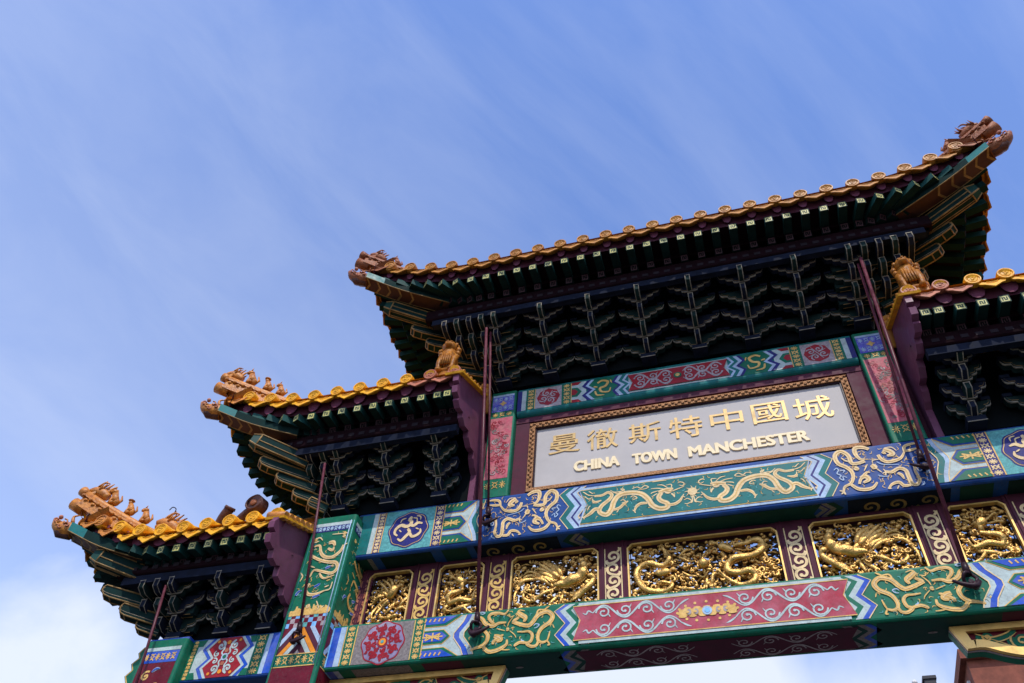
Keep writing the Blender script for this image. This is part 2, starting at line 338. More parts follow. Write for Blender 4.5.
class Face:
    """a painted face: u runs along, v up (or inward on an underside); each layer of paint lies 3 mm over the one below"""
    LAY = 0.003
    def __init__(s, o, U=(1, 0, 0), W=(0, 0, 1), n=(0, -1, 0), mirror=1):
        s.o, s.U, s.W, s.n = V(o), V(U), V(W), V(n); s.mir = mirror; s.g = G(); s.lut = {}
        s.clip = None
    def P(s, q, lay): return s.o + s.U * (q[0] * s.mir) + s.W * q[1] + s.n * (lay * s.LAY)
    def poly(s, pts, mat, lay=1): s.g.poly([s.P(q, lay) for q in (pts if s.mir > 0 else pts[::-1])], s.lut.get(mat, mat))
    def rect(s, u0, u1, v0, v1, mat, lay=1): s.poly([(u0, v0), (u1, v0), (u1, v1), (u0, v1)], mat, lay)
    def disc(s, c, r, mat, lay=1, n=24, lobes=0, amp=0.0, ry=None):
        s.poly([(c[0] + r * (1 + amp * math.cos(lobes * t)) * math.cos(t), c[1] + (ry or r) * (1 + amp * math.cos(lobes * t)) * math.sin(t)) for t in [2 * math.pi * k / n for k in range(n)]], mat, lay)
    def ribbon(s, pts, w, mat, lay=2, n=5, taper=(0.5, 0.35), raw=False):
        P = [V((p[0], p[1])) for p in pts]
        if not raw: P = smooth(P, n)
        m = len(P); L, R = [], []
        for i in range(m):
            d = P[min(i + 1, m - 1)] - P[max(i - 1, 0)]
            if d.length < 1e-9: d = V((1, 0))
            d.normalize(); nn = V((-d.y, d.x)); t = i / (m - 1)
            k = 1.0
            if taper:
                if t < 0.25: k = taper[0] + (1 - taper[0]) * t / 0.25
                elif t > 0.6: k = 1 + (taper[1] - 1) * (t - 0.6) / 0.4
            ww = (w(t) if callable(w) else w * k) / 2
            L.append(P[i] + nn * ww); R.append(P[i] - nn * ww)
        mat = s.lut.get(mat, mat)
        b = s.g.add([s.P(q, lay + 0.08 * (i % 2)) for i, q in enumerate(L)]); c = s.g.add([s.P(q, lay + 0.08 * (i % 2)) for i, q in enumerate(R)])
        for i in range(m - 1):
            q = [c + i, c + i + 1, b + i + 1, b + i]
            s.g.face(q if s.mir > 0 else q[::-1], mat)
    def build(s, name, parent, label=None): return s.g.build(name, parent, label)
    # ---- ornament
    def strokes(s, L, mat, lay=3, shade=None):
        for k, (w, pts) in enumerate(L):
            s.ribbon(pts, w, mat, lay + 0.13 * (k % 5), taper=(0.8, 0.45) if w > 0.02 else (0.6, 0.6))
            if shade and w >= 0.03:
                s.ribbon(pts, w * 0.16, shade, lay + 1.2 + 0.13 * (k % 5), taper=(0.5, 0.3))
    def spiral(s, c, r, a0, turns, w, mat, lay=2, sgn=1, end=0.12, sx=1.0):
        pts = []
        for k in range(18):
            t = k / 17; rr = r * (1 - (1 - end) * t); a = a0 + sgn * turns * 2 * math.pi * t
            pts.append((c[0] + rr * math.cos(a) * sx, c[1] + rr * math.sin(a)))
        s.ribbon(pts, w, mat, lay, raw=True, taper=(1, 0.7))
        s.disc(pts[-1], w * 0.7, mat, lay + 0.3, 8)
    def vine(s, u0, u1, v, amp, n, w, mat, lay=2, sgn=1, vertical=False, turns=2.6):
        """a running scroll: a wave with a curl in every bend"""
        def Q(u, q): return (q, u) if vertical else (u, q)
        L = (u1 - u0) / n
        pts = [Q(u0 + (u1 - u0) * k / (n * 10), (v if not vertical else v) + sgn * amp * math.sin(math.pi * k / 10)) for k in range(n * 10 + 1)]
        s.ribbon(pts, w, mat, lay, raw=True, taper=(0.6, 0.6))
        for i in range(n):
            sg = sgn * (1 if i % 2 == 0 else -1)
            c = (u0 + (i + 0.5) * L, v - sg * amp * 0.06)
            r = min(abs(L) * 0.46, amp * 1.02)
            pp = []
            for k in range(16):
                t = k / 15; rr = r * (1 - 0.80 * t); a = math.pi * 0.5 + t * turns * math.pi
                pp.append(Q(c[0] - rr * math.cos(a - math.pi * 0.5) * (1 if L > 0 else -1), c[1] + sg * (rr * math.sin(a - math.pi * 0.5) * 0.95)))
            s.ribbon(pp, w * 0.85, mat, lay + 0.35, raw=True, taper=(1, 0.8))
            s.disc(pp[-1], w * 0.75, mat, lay + 0.6, 8)
            s.ribbon([Q(c[0] + r * 0.55, c[1] - sg * r * 0.1), Q(c[0] + r * 0.9, c[1] - sg * r * 0.75)], w * 0.6, mat, lay + 0.7, n=3)
    def fret(s, u0, u1, v0, v1, mat, lay=2, cell=None, w=0.012):
        """gold crosses and curls filling a narrow band"""
        hor = (u1 - u0) > (v1 - v0)
        L, H = (u1 - u0, v1 - v0) if hor else (v1 - v0, u1 - u0)
        n = max(1, round(L / (cell or H * 0.72)))
        for i in range(n):
            cu = (i + 0.5) * L / n; cv = H / 2
            def Q(a, b): return (u0 + a, v0 + b) if hor else (u0 + b, v0 + a)
            r = min(L / n, H) * 0.44; ry = H * 0.40
            if i % 2 == 0:
                for a in (0, 1, 2, 3):
                    t = a * math.pi / 2; s.ribbon([Q(cu, cv), Q(cu + r * math.cos(t), cv + ry * math.sin(t))], w, mat, lay, n=2, taper=None)
                    t += math.pi / 4; s.ribbon([Q(cu + r * .25 * math.cos(t), cv + ry * .25 * math.sin(t)), Q(cu + r * math.cos(t), cv + ry * math.sin(t))], w * .8, mat, lay + .3, n=2, taper=None)
                s.disc(Q(cu, cv), w * 1.2, mat, lay + 0.5, 6)
            else:
                for a in (-1, 1):
                    s.ribbon([Q(cu + a * r * .9, cv + ry * .95), Q(cu + a * r * .2, cv + ry * .55), Q(cu + a * r * .75, cv + ry * .12), Q(cu + a * r * .2, cv - ry * .3), Q(cu + a * r * .85, cv - ry * .95)], w * .85, mat, lay + .1 * a, n=3, taper=None)
                s.disc(Q(cu, cv + ry * .7), w * .8, mat, lay + .6, 6); s.disc(Q(cu, cv - ry * .6), w * .8, mat, lay + .6, 6)
    def zig(s, pts, offs, mats, lay=1, line='cream_gold_paint'):
        """parallel bands that follow a zigzag"""
        for k in range(len(mats)):
            a, b = offs[k], offs[k + 1]
            s.poly([(u + a, v) for u, v in pts] + [(u + b, v) for u, v in reversed(pts)], mats[k], lay)
        if line:
            for a in (offs[0], offs[-1]):
                s.ribbon([(u + a, v) for u, v in pts], 0.012, line, lay + 1.2, raw=True, taper=None)

TR = {
'lowdrag':[(0.055,[(-2.276,6.905),(-2.181,6.864),(-2.078,6.836),(-2.022,6.878),(-1.983,6.937),(-1.934,6.976),(-1.851,6.994),(-1.786,6.933),(-1.813,6.856),(-1.91,6.787),(-1.952,6.704),(-1.944,6.631),(-1.894,6.604),(-1.838,6.621)]),(0.037,[(-1.944,6.631),(-1.966,6.577),(-2.023,6.566),(-2.082,6.605),(-2.035,6.635),(-2.022,6.711),(-2.066,6.759),(-2.133,6.761),(-2.208,6.768)]),(0.037,[(-2.083,6.614),(-2.166,6.63),(-2.222,6.602),(-2.229,6.585)]),(0.02,[(-1.838,6.621),(-1.823,6.674),(-1.812,6.734)]),(0.02,[(-1.838,6.621),(-1.812,6.571),(-1.836,6.565)]),(0.02,[(-1.984,6.955),(-1.961,7.025),(-1.886,7.025)]),(0.02,[(-1.886,7.025),(-1.828,7.065)]),(0.061,[(-2.225,7.026),(-2.171,6.984),(-2.118,6.942),(-2.132,6.89)]),(0.037,[(-2.203,6.951),(-2.252,6.92),(-2.276,6.896)]),(0.014,[(-2.225,7.026),(-2.192,7.05),(-2.131,7.034)]),(0.014,[(-2.256,6.984),(-2.307,6.971),(-2.326,7.009)]),(0.049,[(-2.77,7.02),(-2.67,6.987),(-2.611,6.912),(-2.521,6.874),(-2.447,6.904),(-2.353,6.904)]),(0.039,[(-2.507,6.901),(-2.56,6.958),(-2.577,7.009),(-2.536,7.041),(-2.449,7.037),(-2.379,7.019),(-2.334,7.069)]),(0.049,[(-2.619,6.823),(-2.57,6.757),(-2.58,6.679),(-2.626,6.631),(-2.7,6.612),(-2.773,6.584)]),(0.049,[(-2.626,6.628),(-2.551,6.552),(-2.467,6.551),(-2.395,6.575),(-2.331,6.62),(-2.328,6.68)]),(0.061,[(-2.492,6.74),(-2.44,6.726),(-2.404,6.688),(-2.452,6.666)]),(0.037,[(-2.5,6.636),(-2.487,6.678),(-2.407,6.732),(-2.375,6.746)]),(0.049,[(-2.346,6.814),(-2.309,6.81)]),(0.012,[(-2.332,6.848),(-2.318,6.9),(-2.272,6.967)]),(0.012,[(-2.302,6.792),(-2.239,6.733),(-2.22,6.696)]),(0.012,[(-2.362,6.798),(-2.431,6.822),(-2.467,6.835)]),(0.014,[(-2.393,6.558),(-2.326,6.552),(-2.285,6.551)]),(0.014,[(-2.229,6.585),(-2.198,6.608)]),(0.014,[(-2.773,6.584),(-2.742,6.607)]),(0.014,[(-2.842,6.66),(-2.831,6.642)]),(0.012,[(-1.779,6.818),(-1.761,6.772)]),(0.012,[(-1.895,6.821),(-1.845,6.833)])],
'lowcloud':[(0.012,[(-2.704,7.068),(-2.679,7.075),(-2.634,7.061),(-2.658,7.045),(-2.694,7.056)]),(0.012,[(-2.011,6.824),(-1.987,6.848),(-1.945,6.835),(-1.968,6.802),(-2.001,6.796)]),(0.012,[(-2.86,6.671),(-2.845,6.687),(-2.817,6.666),(-2.831,6.642)]),(0.012,[(-2.117,6.643),(-2.151,6.655),(-2.144,6.671)])],
'updrag':[(0.055,[(2.216,8.866),(2.163,8.903),(2.103,8.917),(2.056,8.903),(2.045,8.817),(2.081,8.727),(2.132,8.718)]),(0.055,[(2.125,8.687),(2.043,8.669),(1.969,8.683),(1.959,8.805),(1.899,8.887),(1.833,8.873),(1.798,8.802),(1.817,8.7),(1.894,8.628),(1.938,8.55),(1.934,8.456),(1.888,8.371),(1.81,8.333),(1.778,8.257)]),(0.049,[(1.89,8.35),(1.949,8.279),(2.033,8.255),(2.119,8.271),(2.182,8.341)]),(0.061,[(2.016,8.432),(2.074,8.452),(2.098,8.397),(2.028,8.357)]),(0.034,[(1.98,8.345),(2.011,8.412),(2.094,8.501),(2.14,8.503)]),(0.02,[(1.778,8.257),(1.749,8.231)]),(0.02,[(1.785,8.256),(1.791,8.215)]),(0.02,[(1.78,8.267),(1.738,8.284)]),(0.02,[(1.869,8.789),(1.897,8.74),(1.937,8.711)]),(0.067,[(2.183,8.612),(2.211,8.575),(2.176,8.556)]),(0.014,[(2.141,8.63),(2.104,8.573),(2.08,8.535)]),(0.014,[(2.205,8.64),(2.216,8.681),(2.294,8.688)]),(0.014,[(2.221,8.552),(2.27,8.48)]),(0.049,[(2.296,8.756),(2.316,8.684),(2.37,8.631),(2.462,8.635),(2.538,8.664),(2.6,8.749)]),(0.039,[(2.6,8.749),(2.623,8.832),(2.707,8.859),(2.774,8.857)]),(0.037,[(2.603,8.759),(2.68,8.766),(2.761,8.783)]),(0.067,[(2.378,8.835),(2.443,8.79),(2.46,8.739),(2.395,8.723)]),(0.037,[(2.353,8.796),(2.388,8.756)]),(0.014,[(2.399,8.853),(2.475,8.849),(2.519,8.786)]),(0.049,[(2.316,8.483),(2.379,8.465),(2.472,8.507),(2.535,8.464),(2.541,8.37),(2.55,8.257),(2.603,8.238),(2.646,8.311),(2.635,8.426),(2.645,8.549)]),(0.043,[(2.531,8.241),(2.458,8.243),(2.416,8.301),(2.337,8.284),(2.277,8.224)]),(0.037,[(2.439,8.44),(2.473,8.403),(2.485,8.339)]),(0.014,[(2.316,8.483),(2.298,8.528)]),(0.014,[(2.316,8.483),(2.272,8.459)]),(0.014,[(2.316,8.483),(2.3,8.423)]),(0.014,[(2.277,8.224),(2.315,8.227)]),(0.014,[(2.402,8.253),(2.375,8.207)]),(0.061,[(1.982,8.606),(2.026,8.566)])],
'upcloud':[(0.014,[(1.742,8.606),(1.779,8.632),(1.794,8.597),(1.768,8.549),(1.805,8.51),(1.781,8.473),(1.819,8.435),(1.825,8.496),(1.865,8.468)]),(0.014,[(1.807,8.584),(1.861,8.585),(1.837,8.547)]),(0.014,[(2.67,8.471),(2.704,8.486),(2.713,8.443),(2.68,8.428),(2.674,8.46)]),(0.014,[(2.638,8.212),(2.681,8.235),(2.683,8.265)]),(0.02,[(2.745,8.375),(2.773,8.422),(2.772,8.37)]),(0.012,[(2.217,8.448),(2.255,8.421),(2.326,8.408)]),(0.012,[(2.254,8.652),(2.29,8.614),(2.345,8.593),(2.489,8.567)])],
'cendrag':[(0.073,[(-0.398,8.6),(-0.435,8.533),(-0.407,8.471),(-0.333,8.418),(-0.343,8.354),(-0.44,8.353),(-0.525,8.42),(-0.576,8.531),(-0.662,8.629),(-0.811,8.669),(-0.947,8.649),(-1.021,8.555),(-1.055,8.442),(-1.124,8.358),(-1.215,8.419),(-1.188,8.509),(-1.081,8.601),(-1.045,8.671),(-1.095,8.722),(-1.177,8.686),(-1.28,8.688)]),(0.061,[(-0.43,8.612),(-0.329,8.637),(-0.238,8.643)]),(0.085,[(-0.338,8.622),(-0.266,8.599)]),(0.025,[(-0.269,8.568),(-0.239,8.532),(-0.233,8.5)]),(0.043,[(-0.348,8.395),(-0.251,8.39),(-0.175,8.429),(-0.128,8.503)]),(0.043,[(-0.588,8.465),(-0.671,8.468),(-0.731,8.426),(-0.759,8.358)]),(0.043,[(-1.039,8.423),(-0.954,8.44),(-0.885,8.502),(-0.834,8.535)]),(0.055,[(-1.206,8.459),(-1.274,8.47),(-1.342,8.408),(-1.427,8.356)]),(0.014,[(-1.28,8.693),(-1.358,8.716),(-1.419,8.77),(-1.436,8.783)]),(0.014,[(-1.297,8.728),(-1.357,8.781)]),(0.014,[(-1.306,8.676),(-1.358,8.652),(-1.41,8.703)]),(0.037,[(-1.307,8.612),(-1.264,8.584),(-1.187,8.603)]),(0.014,[(-1.306,8.654),(-1.298,8.568)]),(0.014,[(-0.128,8.503),(-0.109,8.531)]),(0.014,[(-0.129,8.493),(-0.098,8.478)]),(0.014,[(-0.759,8.358),(-0.782,8.383)]),(0.014,[(-0.759,8.358),(-0.744,8.326)]),(0.014,[(-1.427,8.356),(-1.453,8.374)]),(0.014,[(-1.427,8.356),(-1.419,8.328)]),(0.014,[(-0.428,8.637),(-0.512,8.619),(-0.53,8.601)]),(0.014,[(-0.447,8.598),(-0.516,8.557)]),(0.014,[(-0.36,8.657),(-0.442,8.681),(-0.525,8.685)]),(0.014,[(-0.262,8.651),(-0.257,8.714),(-0.323,8.714)]),(0.014,[(-0.31,8.67),(-0.372,8.723),(-0.438,8.734)]),(0.014,[(-0.266,8.599),(-0.182,8.627),(-0.097,8.655)])],
'cencloud':[(0.014,[(-1.064,8.754),(-1.013,8.713),(-0.928,8.71),(-0.876,8.733),(-0.927,8.752),(-0.861,8.698)]),(0.014,[(-1.031,8.712),(-0.963,8.683),(-0.911,8.717)]),(0.014,[(-0.775,8.727),(-0.706,8.747),(-0.657,8.718),(-0.605,8.752),(-0.556,8.722),(-0.608,8.699),(-0.692,8.702)]),(0.014,[(-0.174,8.721),(-0.139,8.736),(-0.093,8.707),(-0.113,8.668),(-0.16,8.687)]),(0.014,[(-0.934,8.552),(-0.9,8.567),(-0.867,8.53),(-0.918,8.518)]),(0.014,[(-0.117,8.44),(-0.068,8.452),(-0.024,8.405),(-0.076,8.372),(-0.115,8.379)]),(0.014,[(-0.026,8.549),(0.007,8.481),(0.015,8.398),(0.036,8.375)]),(0.014,[(-0.798,8.592),(-0.763,8.608),(-0.715,8.568),(-0.766,8.545)]),(0.02,[(-1.495,8.36),(-1.47,8.376)]),(0.014,[(-1.376,8.476),(-1.35,8.524),(-1.333,8.532)]),(0.012,[(-0.99,8.374),(-0.964,8.411)]),(0.014,[(-0.501,8.798),(-0.417,8.801),(-0.317,8.793)])],
'pildrag':[(0.05,[(-4.738,8.237),(-4.767,8.141),(-4.865,8.06),(-4.98,8.076),(-5.062,8.152),(-5.114,8.275),(-5.201,8.267)]),(0.05,[(-5.201,8.122),(-5.057,8.038),(-4.911,7.985),(-4.793,7.961),(-4.744,7.872),(-4.81,7.798),(-4.979,7.847),(-5.092,7.875),(-5.128,7.77)]),(0.045,[(-5.1,7.672),(-5.131,7.582),(-5.065,7.503),(-4.949,7.5),(-4.844,7.535)]),(0.03,[(-4.997,7.816),(-4.908,7.729),(-4.762,7.76)]),(0.06,[(-4.981,8.3),(-4.915,8.306),(-4.872,8.242)]),(0.04,[(-4.971,8.212),(-4.894,8.173),(-4.882,8.228)]),(0.02,[(-4.738,8.237),(-4.69,8.26)]),(0.02,[(-5.222,8.393),(-5.146,8.412),(-5.091,8.36)]),(0.02,[(-5.219,8.334),(-5.143,8.353)]),(0.02,[(-4.844,7.535),(-4.772,7.553),(-4.761,7.657)]),(0.02,[(-4.858,7.589),(-4.8,7.609)]),(0.015,[(-4.964,8.446),(-4.8,8.437),(-4.721,8.44)]),(0.05,[(-4.779,8.404),(-4.757,8.371)]),(0.015,[(-4.993,8.044),(-4.963,7.983)]),(0.02,[(-5.284,7.858),(-5.24,7.797),(-5.256,7.718)]),(0.02,[(-5.18,7.956),(-5.09,7.916)]),(0.015,[(-4.799,7.907),(-4.88,7.917)]),(0.015,[(-4.89,7.333),(-4.918,7.388),(-4.863,7.28),(-4.908,7.259)]),(0.015,[(-4.796,7.31),(-4.824,7.275)]),(0.06,[(-5.034,7.349),(-5.013,7.296)])],
'pilcomma':[(0.03,[(-4.928,7.882),(-4.877,7.903),(-4.846,7.907)]),(0.03,[(-5.017,7.608),(-4.972,7.63),(-4.939,7.652)]),(0.03,[(-4.998,7.449),(-4.952,7.464),(-4.904,7.477)]),(0.03,[(-5.258,7.505),(-5.234,7.555),(-5.189,7.576)])],
'phoenix':[(0.15,[(-1.503,7.779),(-1.511,7.719),(-1.586,7.651),(-1.677,7.619),(-1.768,7.601),(-1.882,7.576)]),(0.1,[(-1.526,7.703),(-1.492,7.786),(-1.499,7.857),(-1.526,7.923)]),(0.11,[(-1.56,7.918),(-1.526,7.931),(-1.488,7.917)]),(0.05,[(-1.492,7.909),(-1.449,7.891),(-1.401,7.862)]),(0.03,[(-1.542,7.942),(-1.48,7.979),(-1.403,7.987)]),(0.03,[(-1.526,7.878),(-1.573,7.947),(-1.511,7.992)]),(0.07,[(-1.723,7.651),(-1.801,7.712),(-1.881,7.809),(-1.93,7.878)]),(0.075,[(-1.801,7.712),(-1.947,7.906),(-2.028,7.98)]),(0.075,[(-1.816,7.705),(-1.977,7.866),(-2.106,7.954)]),(0.075,[(-1.832,7.698),(-1.991,7.823),(-2.135,7.895)]),(0.075,[(-1.847,7.692),(-1.973,7.768),(-2.117,7.848)]),(0.075,[(-1.862,7.668),(-1.987,7.718),(-2.083,7.791)]),(0.075,[(-1.786,7.727),(-1.851,7.858),(-1.98,7.965)]),(0.08,[(-1.45,7.685),(-1.375,7.659),(-1.405,7.561),(-1.51,7.456),(-1.658,7.349)]),(0.075,[(-1.48,7.621),(-1.45,7.566),(-1.54,7.459),(-1.673,7.359)]),(0.075,[(-1.51,7.59),(-1.525,7.508),(-1.6,7.433),(-1.689,7.369)]),(0.05,[(-1.859,7.582),(-1.98,7.528),(-2.1,7.458),(-2.205,7.42),(-2.285,7.471),(-2.283,7.564),(-2.215,7.607)]),(0.055,[(-1.891,7.602),(-2.017,7.687),(-2.144,7.746),(-2.284,7.728),(-2.374,7.644),(-2.405,7.527),(-2.402,7.376)]),(0.05,[(-1.906,7.621),(-2.034,7.741),(-2.162,7.801),(-2.272,7.779),(-2.346,7.71),(-2.403,7.613)]),(0.04,[(-1.92,7.555),(-2.056,7.503),(-2.163,7.491),(-2.243,7.542)]),(0.04,[(-1.923,7.649),(-2.084,7.8),(-2.212,7.843),(-2.321,7.803)]),(0.05,[(-1.752,7.535),(-1.78,7.454),(-1.8,7.341)]),(0.05,[(-1.797,7.523),(-1.885,7.417),(-1.957,7.317)])],
'cenR':[(0.1,[(0.381,7.875),(0.511,7.896),(0.633,7.936),(0.72,7.892),(0.722,7.802),(0.632,7.726),(0.485,7.72),(0.356,7.687),(0.28,7.622),(0.292,7.521),(0.413,7.506),(0.526,7.504),(0.588,7.447),(0.554,7.355),(0.43,7.335),(0.313,7.373),(0.243,7.466),(0.171,7.549)]),(0.13,[(0.214,7.898),(0.315,7.858),(0.374,7.824)]),(0.07,[(0.227,7.832),(0.262,7.776),(0.277,7.723)]),(0.05,[(0.127,7.884),(0.204,7.822)]),(0.03,[(0.301,7.912),(0.258,7.997)]),(0.03,[(0.322,7.909),(0.323,8.001)]),(0.03,[(0.353,7.905),(0.397,7.99)]),(0.035,[(0.395,7.822),(0.494,7.782),(0.56,7.799)]),(0.03,[(0.398,7.847),(0.522,7.83),(0.588,7.846)]),(0.03,[(0.367,7.774),(0.467,7.735)]),(0.055,[(0.171,7.549),(0.106,7.532),(0.071,7.414),(0.066,7.331)]),(0.05,[(0.021,7.518),(-0.005,7.327)]),(0.05,[(0.112,7.409),(0.094,7.339)]),(0.05,[(0.706,7.804),(0.757,7.671),(0.76,7.571)]),(0.04,[(0.571,7.734),(0.64,7.649),(0.737,7.611)])],
'cenL':[(0.09,[(-0.476,7.968),(-0.434,7.883),(-0.413,7.789),(-0.516,7.725),(-0.666,7.771),(-0.79,7.735),(-0.828,7.625),(-0.791,7.495),(-0.689,7.385),(-0.541,7.367),(-0.423,7.389),(-0.407,7.461),(-0.511,7.486),(-0.598,7.472)]),(0.12,[(-0.588,7.62),(-0.481,7.607),(-0.395,7.608)]),(0.06,[(-0.485,7.557),(-0.4,7.546),(-0.355,7.566)]),(0.05,[(-0.434,7.651),(-0.346,7.678)]),(0.03,[(-0.518,7.688),(-0.407,7.724),(-0.299,7.723)]),(0.03,[(-0.353,7.591),(-0.33,7.488)]),(0.03,[(-0.832,7.55),(-0.638,7.514)]),(0.04,[(-0.595,7.852),(-0.703,7.893),(-0.814,7.908)]),(0.04,[(-0.476,7.968),(-0.347,7.924),(-0.284,7.889)]),(0.05,[(-0.289,7.837),(-0.196,7.903),(-0.106,7.93)]),(0.04,[(-0.31,7.84),(-0.188,7.759),(-0.102,7.761)]),(0.045,[(-0.75,7.847),(-0.84,7.833)]),(0.04,[(-0.101,7.559),(-0.02,7.524),(0.05,7.589)]),(0.035,[(-0.266,7.605),(-0.166,7.542),(-0.085,7.507)]),(0.04,[(-0.347,7.417),(-0.225,7.366),(-0.122,7.353)])],
'smalldrag':[(0.13,[(-3.211,7.847),(-3.143,7.799),(-3.086,7.832)]),(0.08,[(-3.143,7.799),(-3.135,7.691)]),(0.03,[(-3.207,7.915),(-3.261,8.045)]),(0.03,[(-3.119,7.903),(-3.086,8.05)]),(0.04,[(-3.225,7.863),(-3.334,7.931),(-3.381,7.909)]),(0.04,[(-3.22,7.821),(-3.345,7.823),(-3.397,7.843)]),(0.04,[(-3.075,7.844),(-2.984,7.914)]),(0.04,[(-3.07,7.803),(-2.948,7.801),(-2.871,7.765)]),(0.035,[(-3.178,7.884),(-3.163,7.964),(-3.128,7.878)]),(0.09,[(-3.106,7.688),(-3.225,7.662),(-3.314,7.594),(-3.278,7.512),(-3.136,7.535),(-2.989,7.518),(-2.952,7.617)]),(0.07,[(-2.989,7.518),(-3.077,7.451),(-3.217,7.416),(-3.338,7.417)]),(0.06,[(-3.278,7.512),(-3.343,7.456),(-3.357,7.381)]),(0.04,[(-2.952,7.617),(-2.882,7.635)]),(0.045,[(-3.102,7.454),(-3.02,7.369),(-2.921,7.333)]),(0.05,[(-3.359,7.745),(-3.394,7.643)])],
'smallphx':[(0.13,[(-4.079,7.831),(-4.136,7.73),(-4.204,7.684)]),(0.07,[(-4.079,7.831),(-4.063,7.884)]),(0.06,[(-4.05,7.882),(-4.008,7.863)]),(0.05,[(-4.142,7.757),(-4.222,7.903),(-4.346,8.001)]),(0.05,[(-4.162,7.733),(-4.296,7.884),(-4.388,7.951)]),(0.05,[(-4.16,7.786),(-4.174,7.925),(-4.274,8.035)]),(0.05,[(-4.183,7.708),(-4.305,7.803),(-4.391,7.841)]),(0.05,[(-4.217,7.685),(-4.318,7.617),(-4.394,7.494),(-4.365,7.362)]),(0.05,[(-4.172,7.653),(-4.281,7.56),(-4.33,7.435)]),(0.05,[(-4.016,7.769),(-3.923,7.678),(-3.981,7.579),(-4.066,7.497)]),(0.045,[(-4.099,7.672),(-4.125,7.543),(-4.207,7.448)]),(0.045,[(-3.874,7.541),(-3.996,7.528),(-4.109,7.463)]),(0.04,[(-4.241,7.742),(-4.362,7.702),(-4.443,7.605)]),(0.05,[(-4.002,7.425),(-4.122,7.4),(-4.279,7.429)])],
}

# ================================================================== setting
g = G(); g.poly([(-400, -400, -0.004), (400, -400, -0.004), (400, 400, -0.004), (-400, 400, -0.004)], 'asphalt')
tag(g.build('ground'), None, None, kind='structure')
g = G(); g.box(-14, 14, -4.0, 4.5, 0.0, 0.13, 'paving')
tag(g.build('pavement'), None, None, kind='structure')

def brick_building(x0, x1, y0, y1, z1, label):
    t = thing('brick_building', (x0, y0, 0), label, 'building')
    g = G(); g.box(x0, x1, y0, y1, 0, z1, 'brick'); g.build('wall', t)
    g = G(); g.box(x0 - 0.25, x1 + 0.25, y0 - 0.25, y1 + 0.25, z1 + 0.003, z1 + 0.45, 'brick'); g.build('cornice', t)
    nx, nz = 4, int(z1 // 3.4)
    fm = G(); fm2 = G()
    for i in range(nz):
        for j in range(nx if i else 0):
            cx = x0 + (j + 0.5) * (x1 - x0) / nx; cz = z1 - 1.7 - i * 3.4
            f = G()
            w, h = 0.40, 1.0
            for a, b, c, d in ((-w, w, h - .1, h), (-w, w, -h, -h + .12), (-w, -w + .05, -h + .12, h - .1), (w - .05, w, -h + .12, h - .1), (-.025, .025, -h + .12, h - .1)):
                f.box(cx + a, cx + b, y0 - 0.12, y0 - 0.003, cz + c, cz + d, 'window_frame')
            fo = f.build('window', t)
            p = G(); p.box(cx - w + .05, cx + w - .05, y0 - 0.05, y0 - 0.005, cz - h + .12, cz + h - .1, 'window_glass'); po = p.build('pane', fo)
    ny = 5
    for i in range(nz):
        for j in range(ny):
            cy = y0 + (j + 0.5) * (y1 - y0) / ny; cz = z1 - 1.7 - i * 3.4
            f = G(); w, h = 0.7, 1.15
            for a, b, c, d in ((-w, w, h - .1, h), (-w, w, -h, -h + .12), (-w, -w + .05, -h + .12, h - .1), (w - .05, w, -h + .12, h - .1), (-.025, .025, -h + .12, h - .1)):
                f.box(x0 - 0.12, x0 - 0.003, cy + a, cy + b, cz + c, cz + d, 'window_frame')
            fo = f.build('window', t)
            p = G(); p.box(x0 - 0.05, x0 - 0.005, cy - w + .05, cy + w - .05, cz - h + .12, cz + h - .1, 'window_glass'); p.build('pane', fo)
    g = G()
    for k in range(1, 6): g.box(x0 - 0.10, x0 - 0.004, y0 + k * (y1 - y0) / 6 - 0.08 + .7, y0 + k * (y1 - y0) / 6 + 0.08 + .7, 0, z1, 'brick')
    g.build('pilaster', t)
    return t
brick_building(9.05, 21, 30, 44, 21.6, 'red brick building with pale window frames beyond the gate, low behind the carved spandrel')
# a far roof block with its chimney
t = thing('roof_tower', (12.6, 60, 0), 'dark slate tower top far away, peeking up under the lower painted beam', 'building')
g = G(); g.box(12.15, 12.95, 59.6, 60.6, 0, 35.75, 'slate'); g.build('tower_wall', t)
g = G(); g.box(12.05, 13.05, 59.5, 60.7, 35.753, 36.0, 'slate'); g.build('tower_cap', t)
t = thing('antenna', (11.4, 60, 0), 'thin pale antenna with a small round top beside the far dark tower', 'antenna')
g = G(); g.tube([(11.45, 60, 0), (11.45, 60, 35.6)], 0.07, 'window_frame', 6); g.build('mast', t)
g = G(); g.blob((11.45, 60, 35.75), 0.22, 'window_frame'); g.build('antenna_head', t)

# ================================================================== painted beams
def mirror_faces(o, n=(0, -1, 0), W=(0, 0, 1)):
    return [Face(o, (1, 0, 0), W, n, mirror=m) for m in (1, -1)]

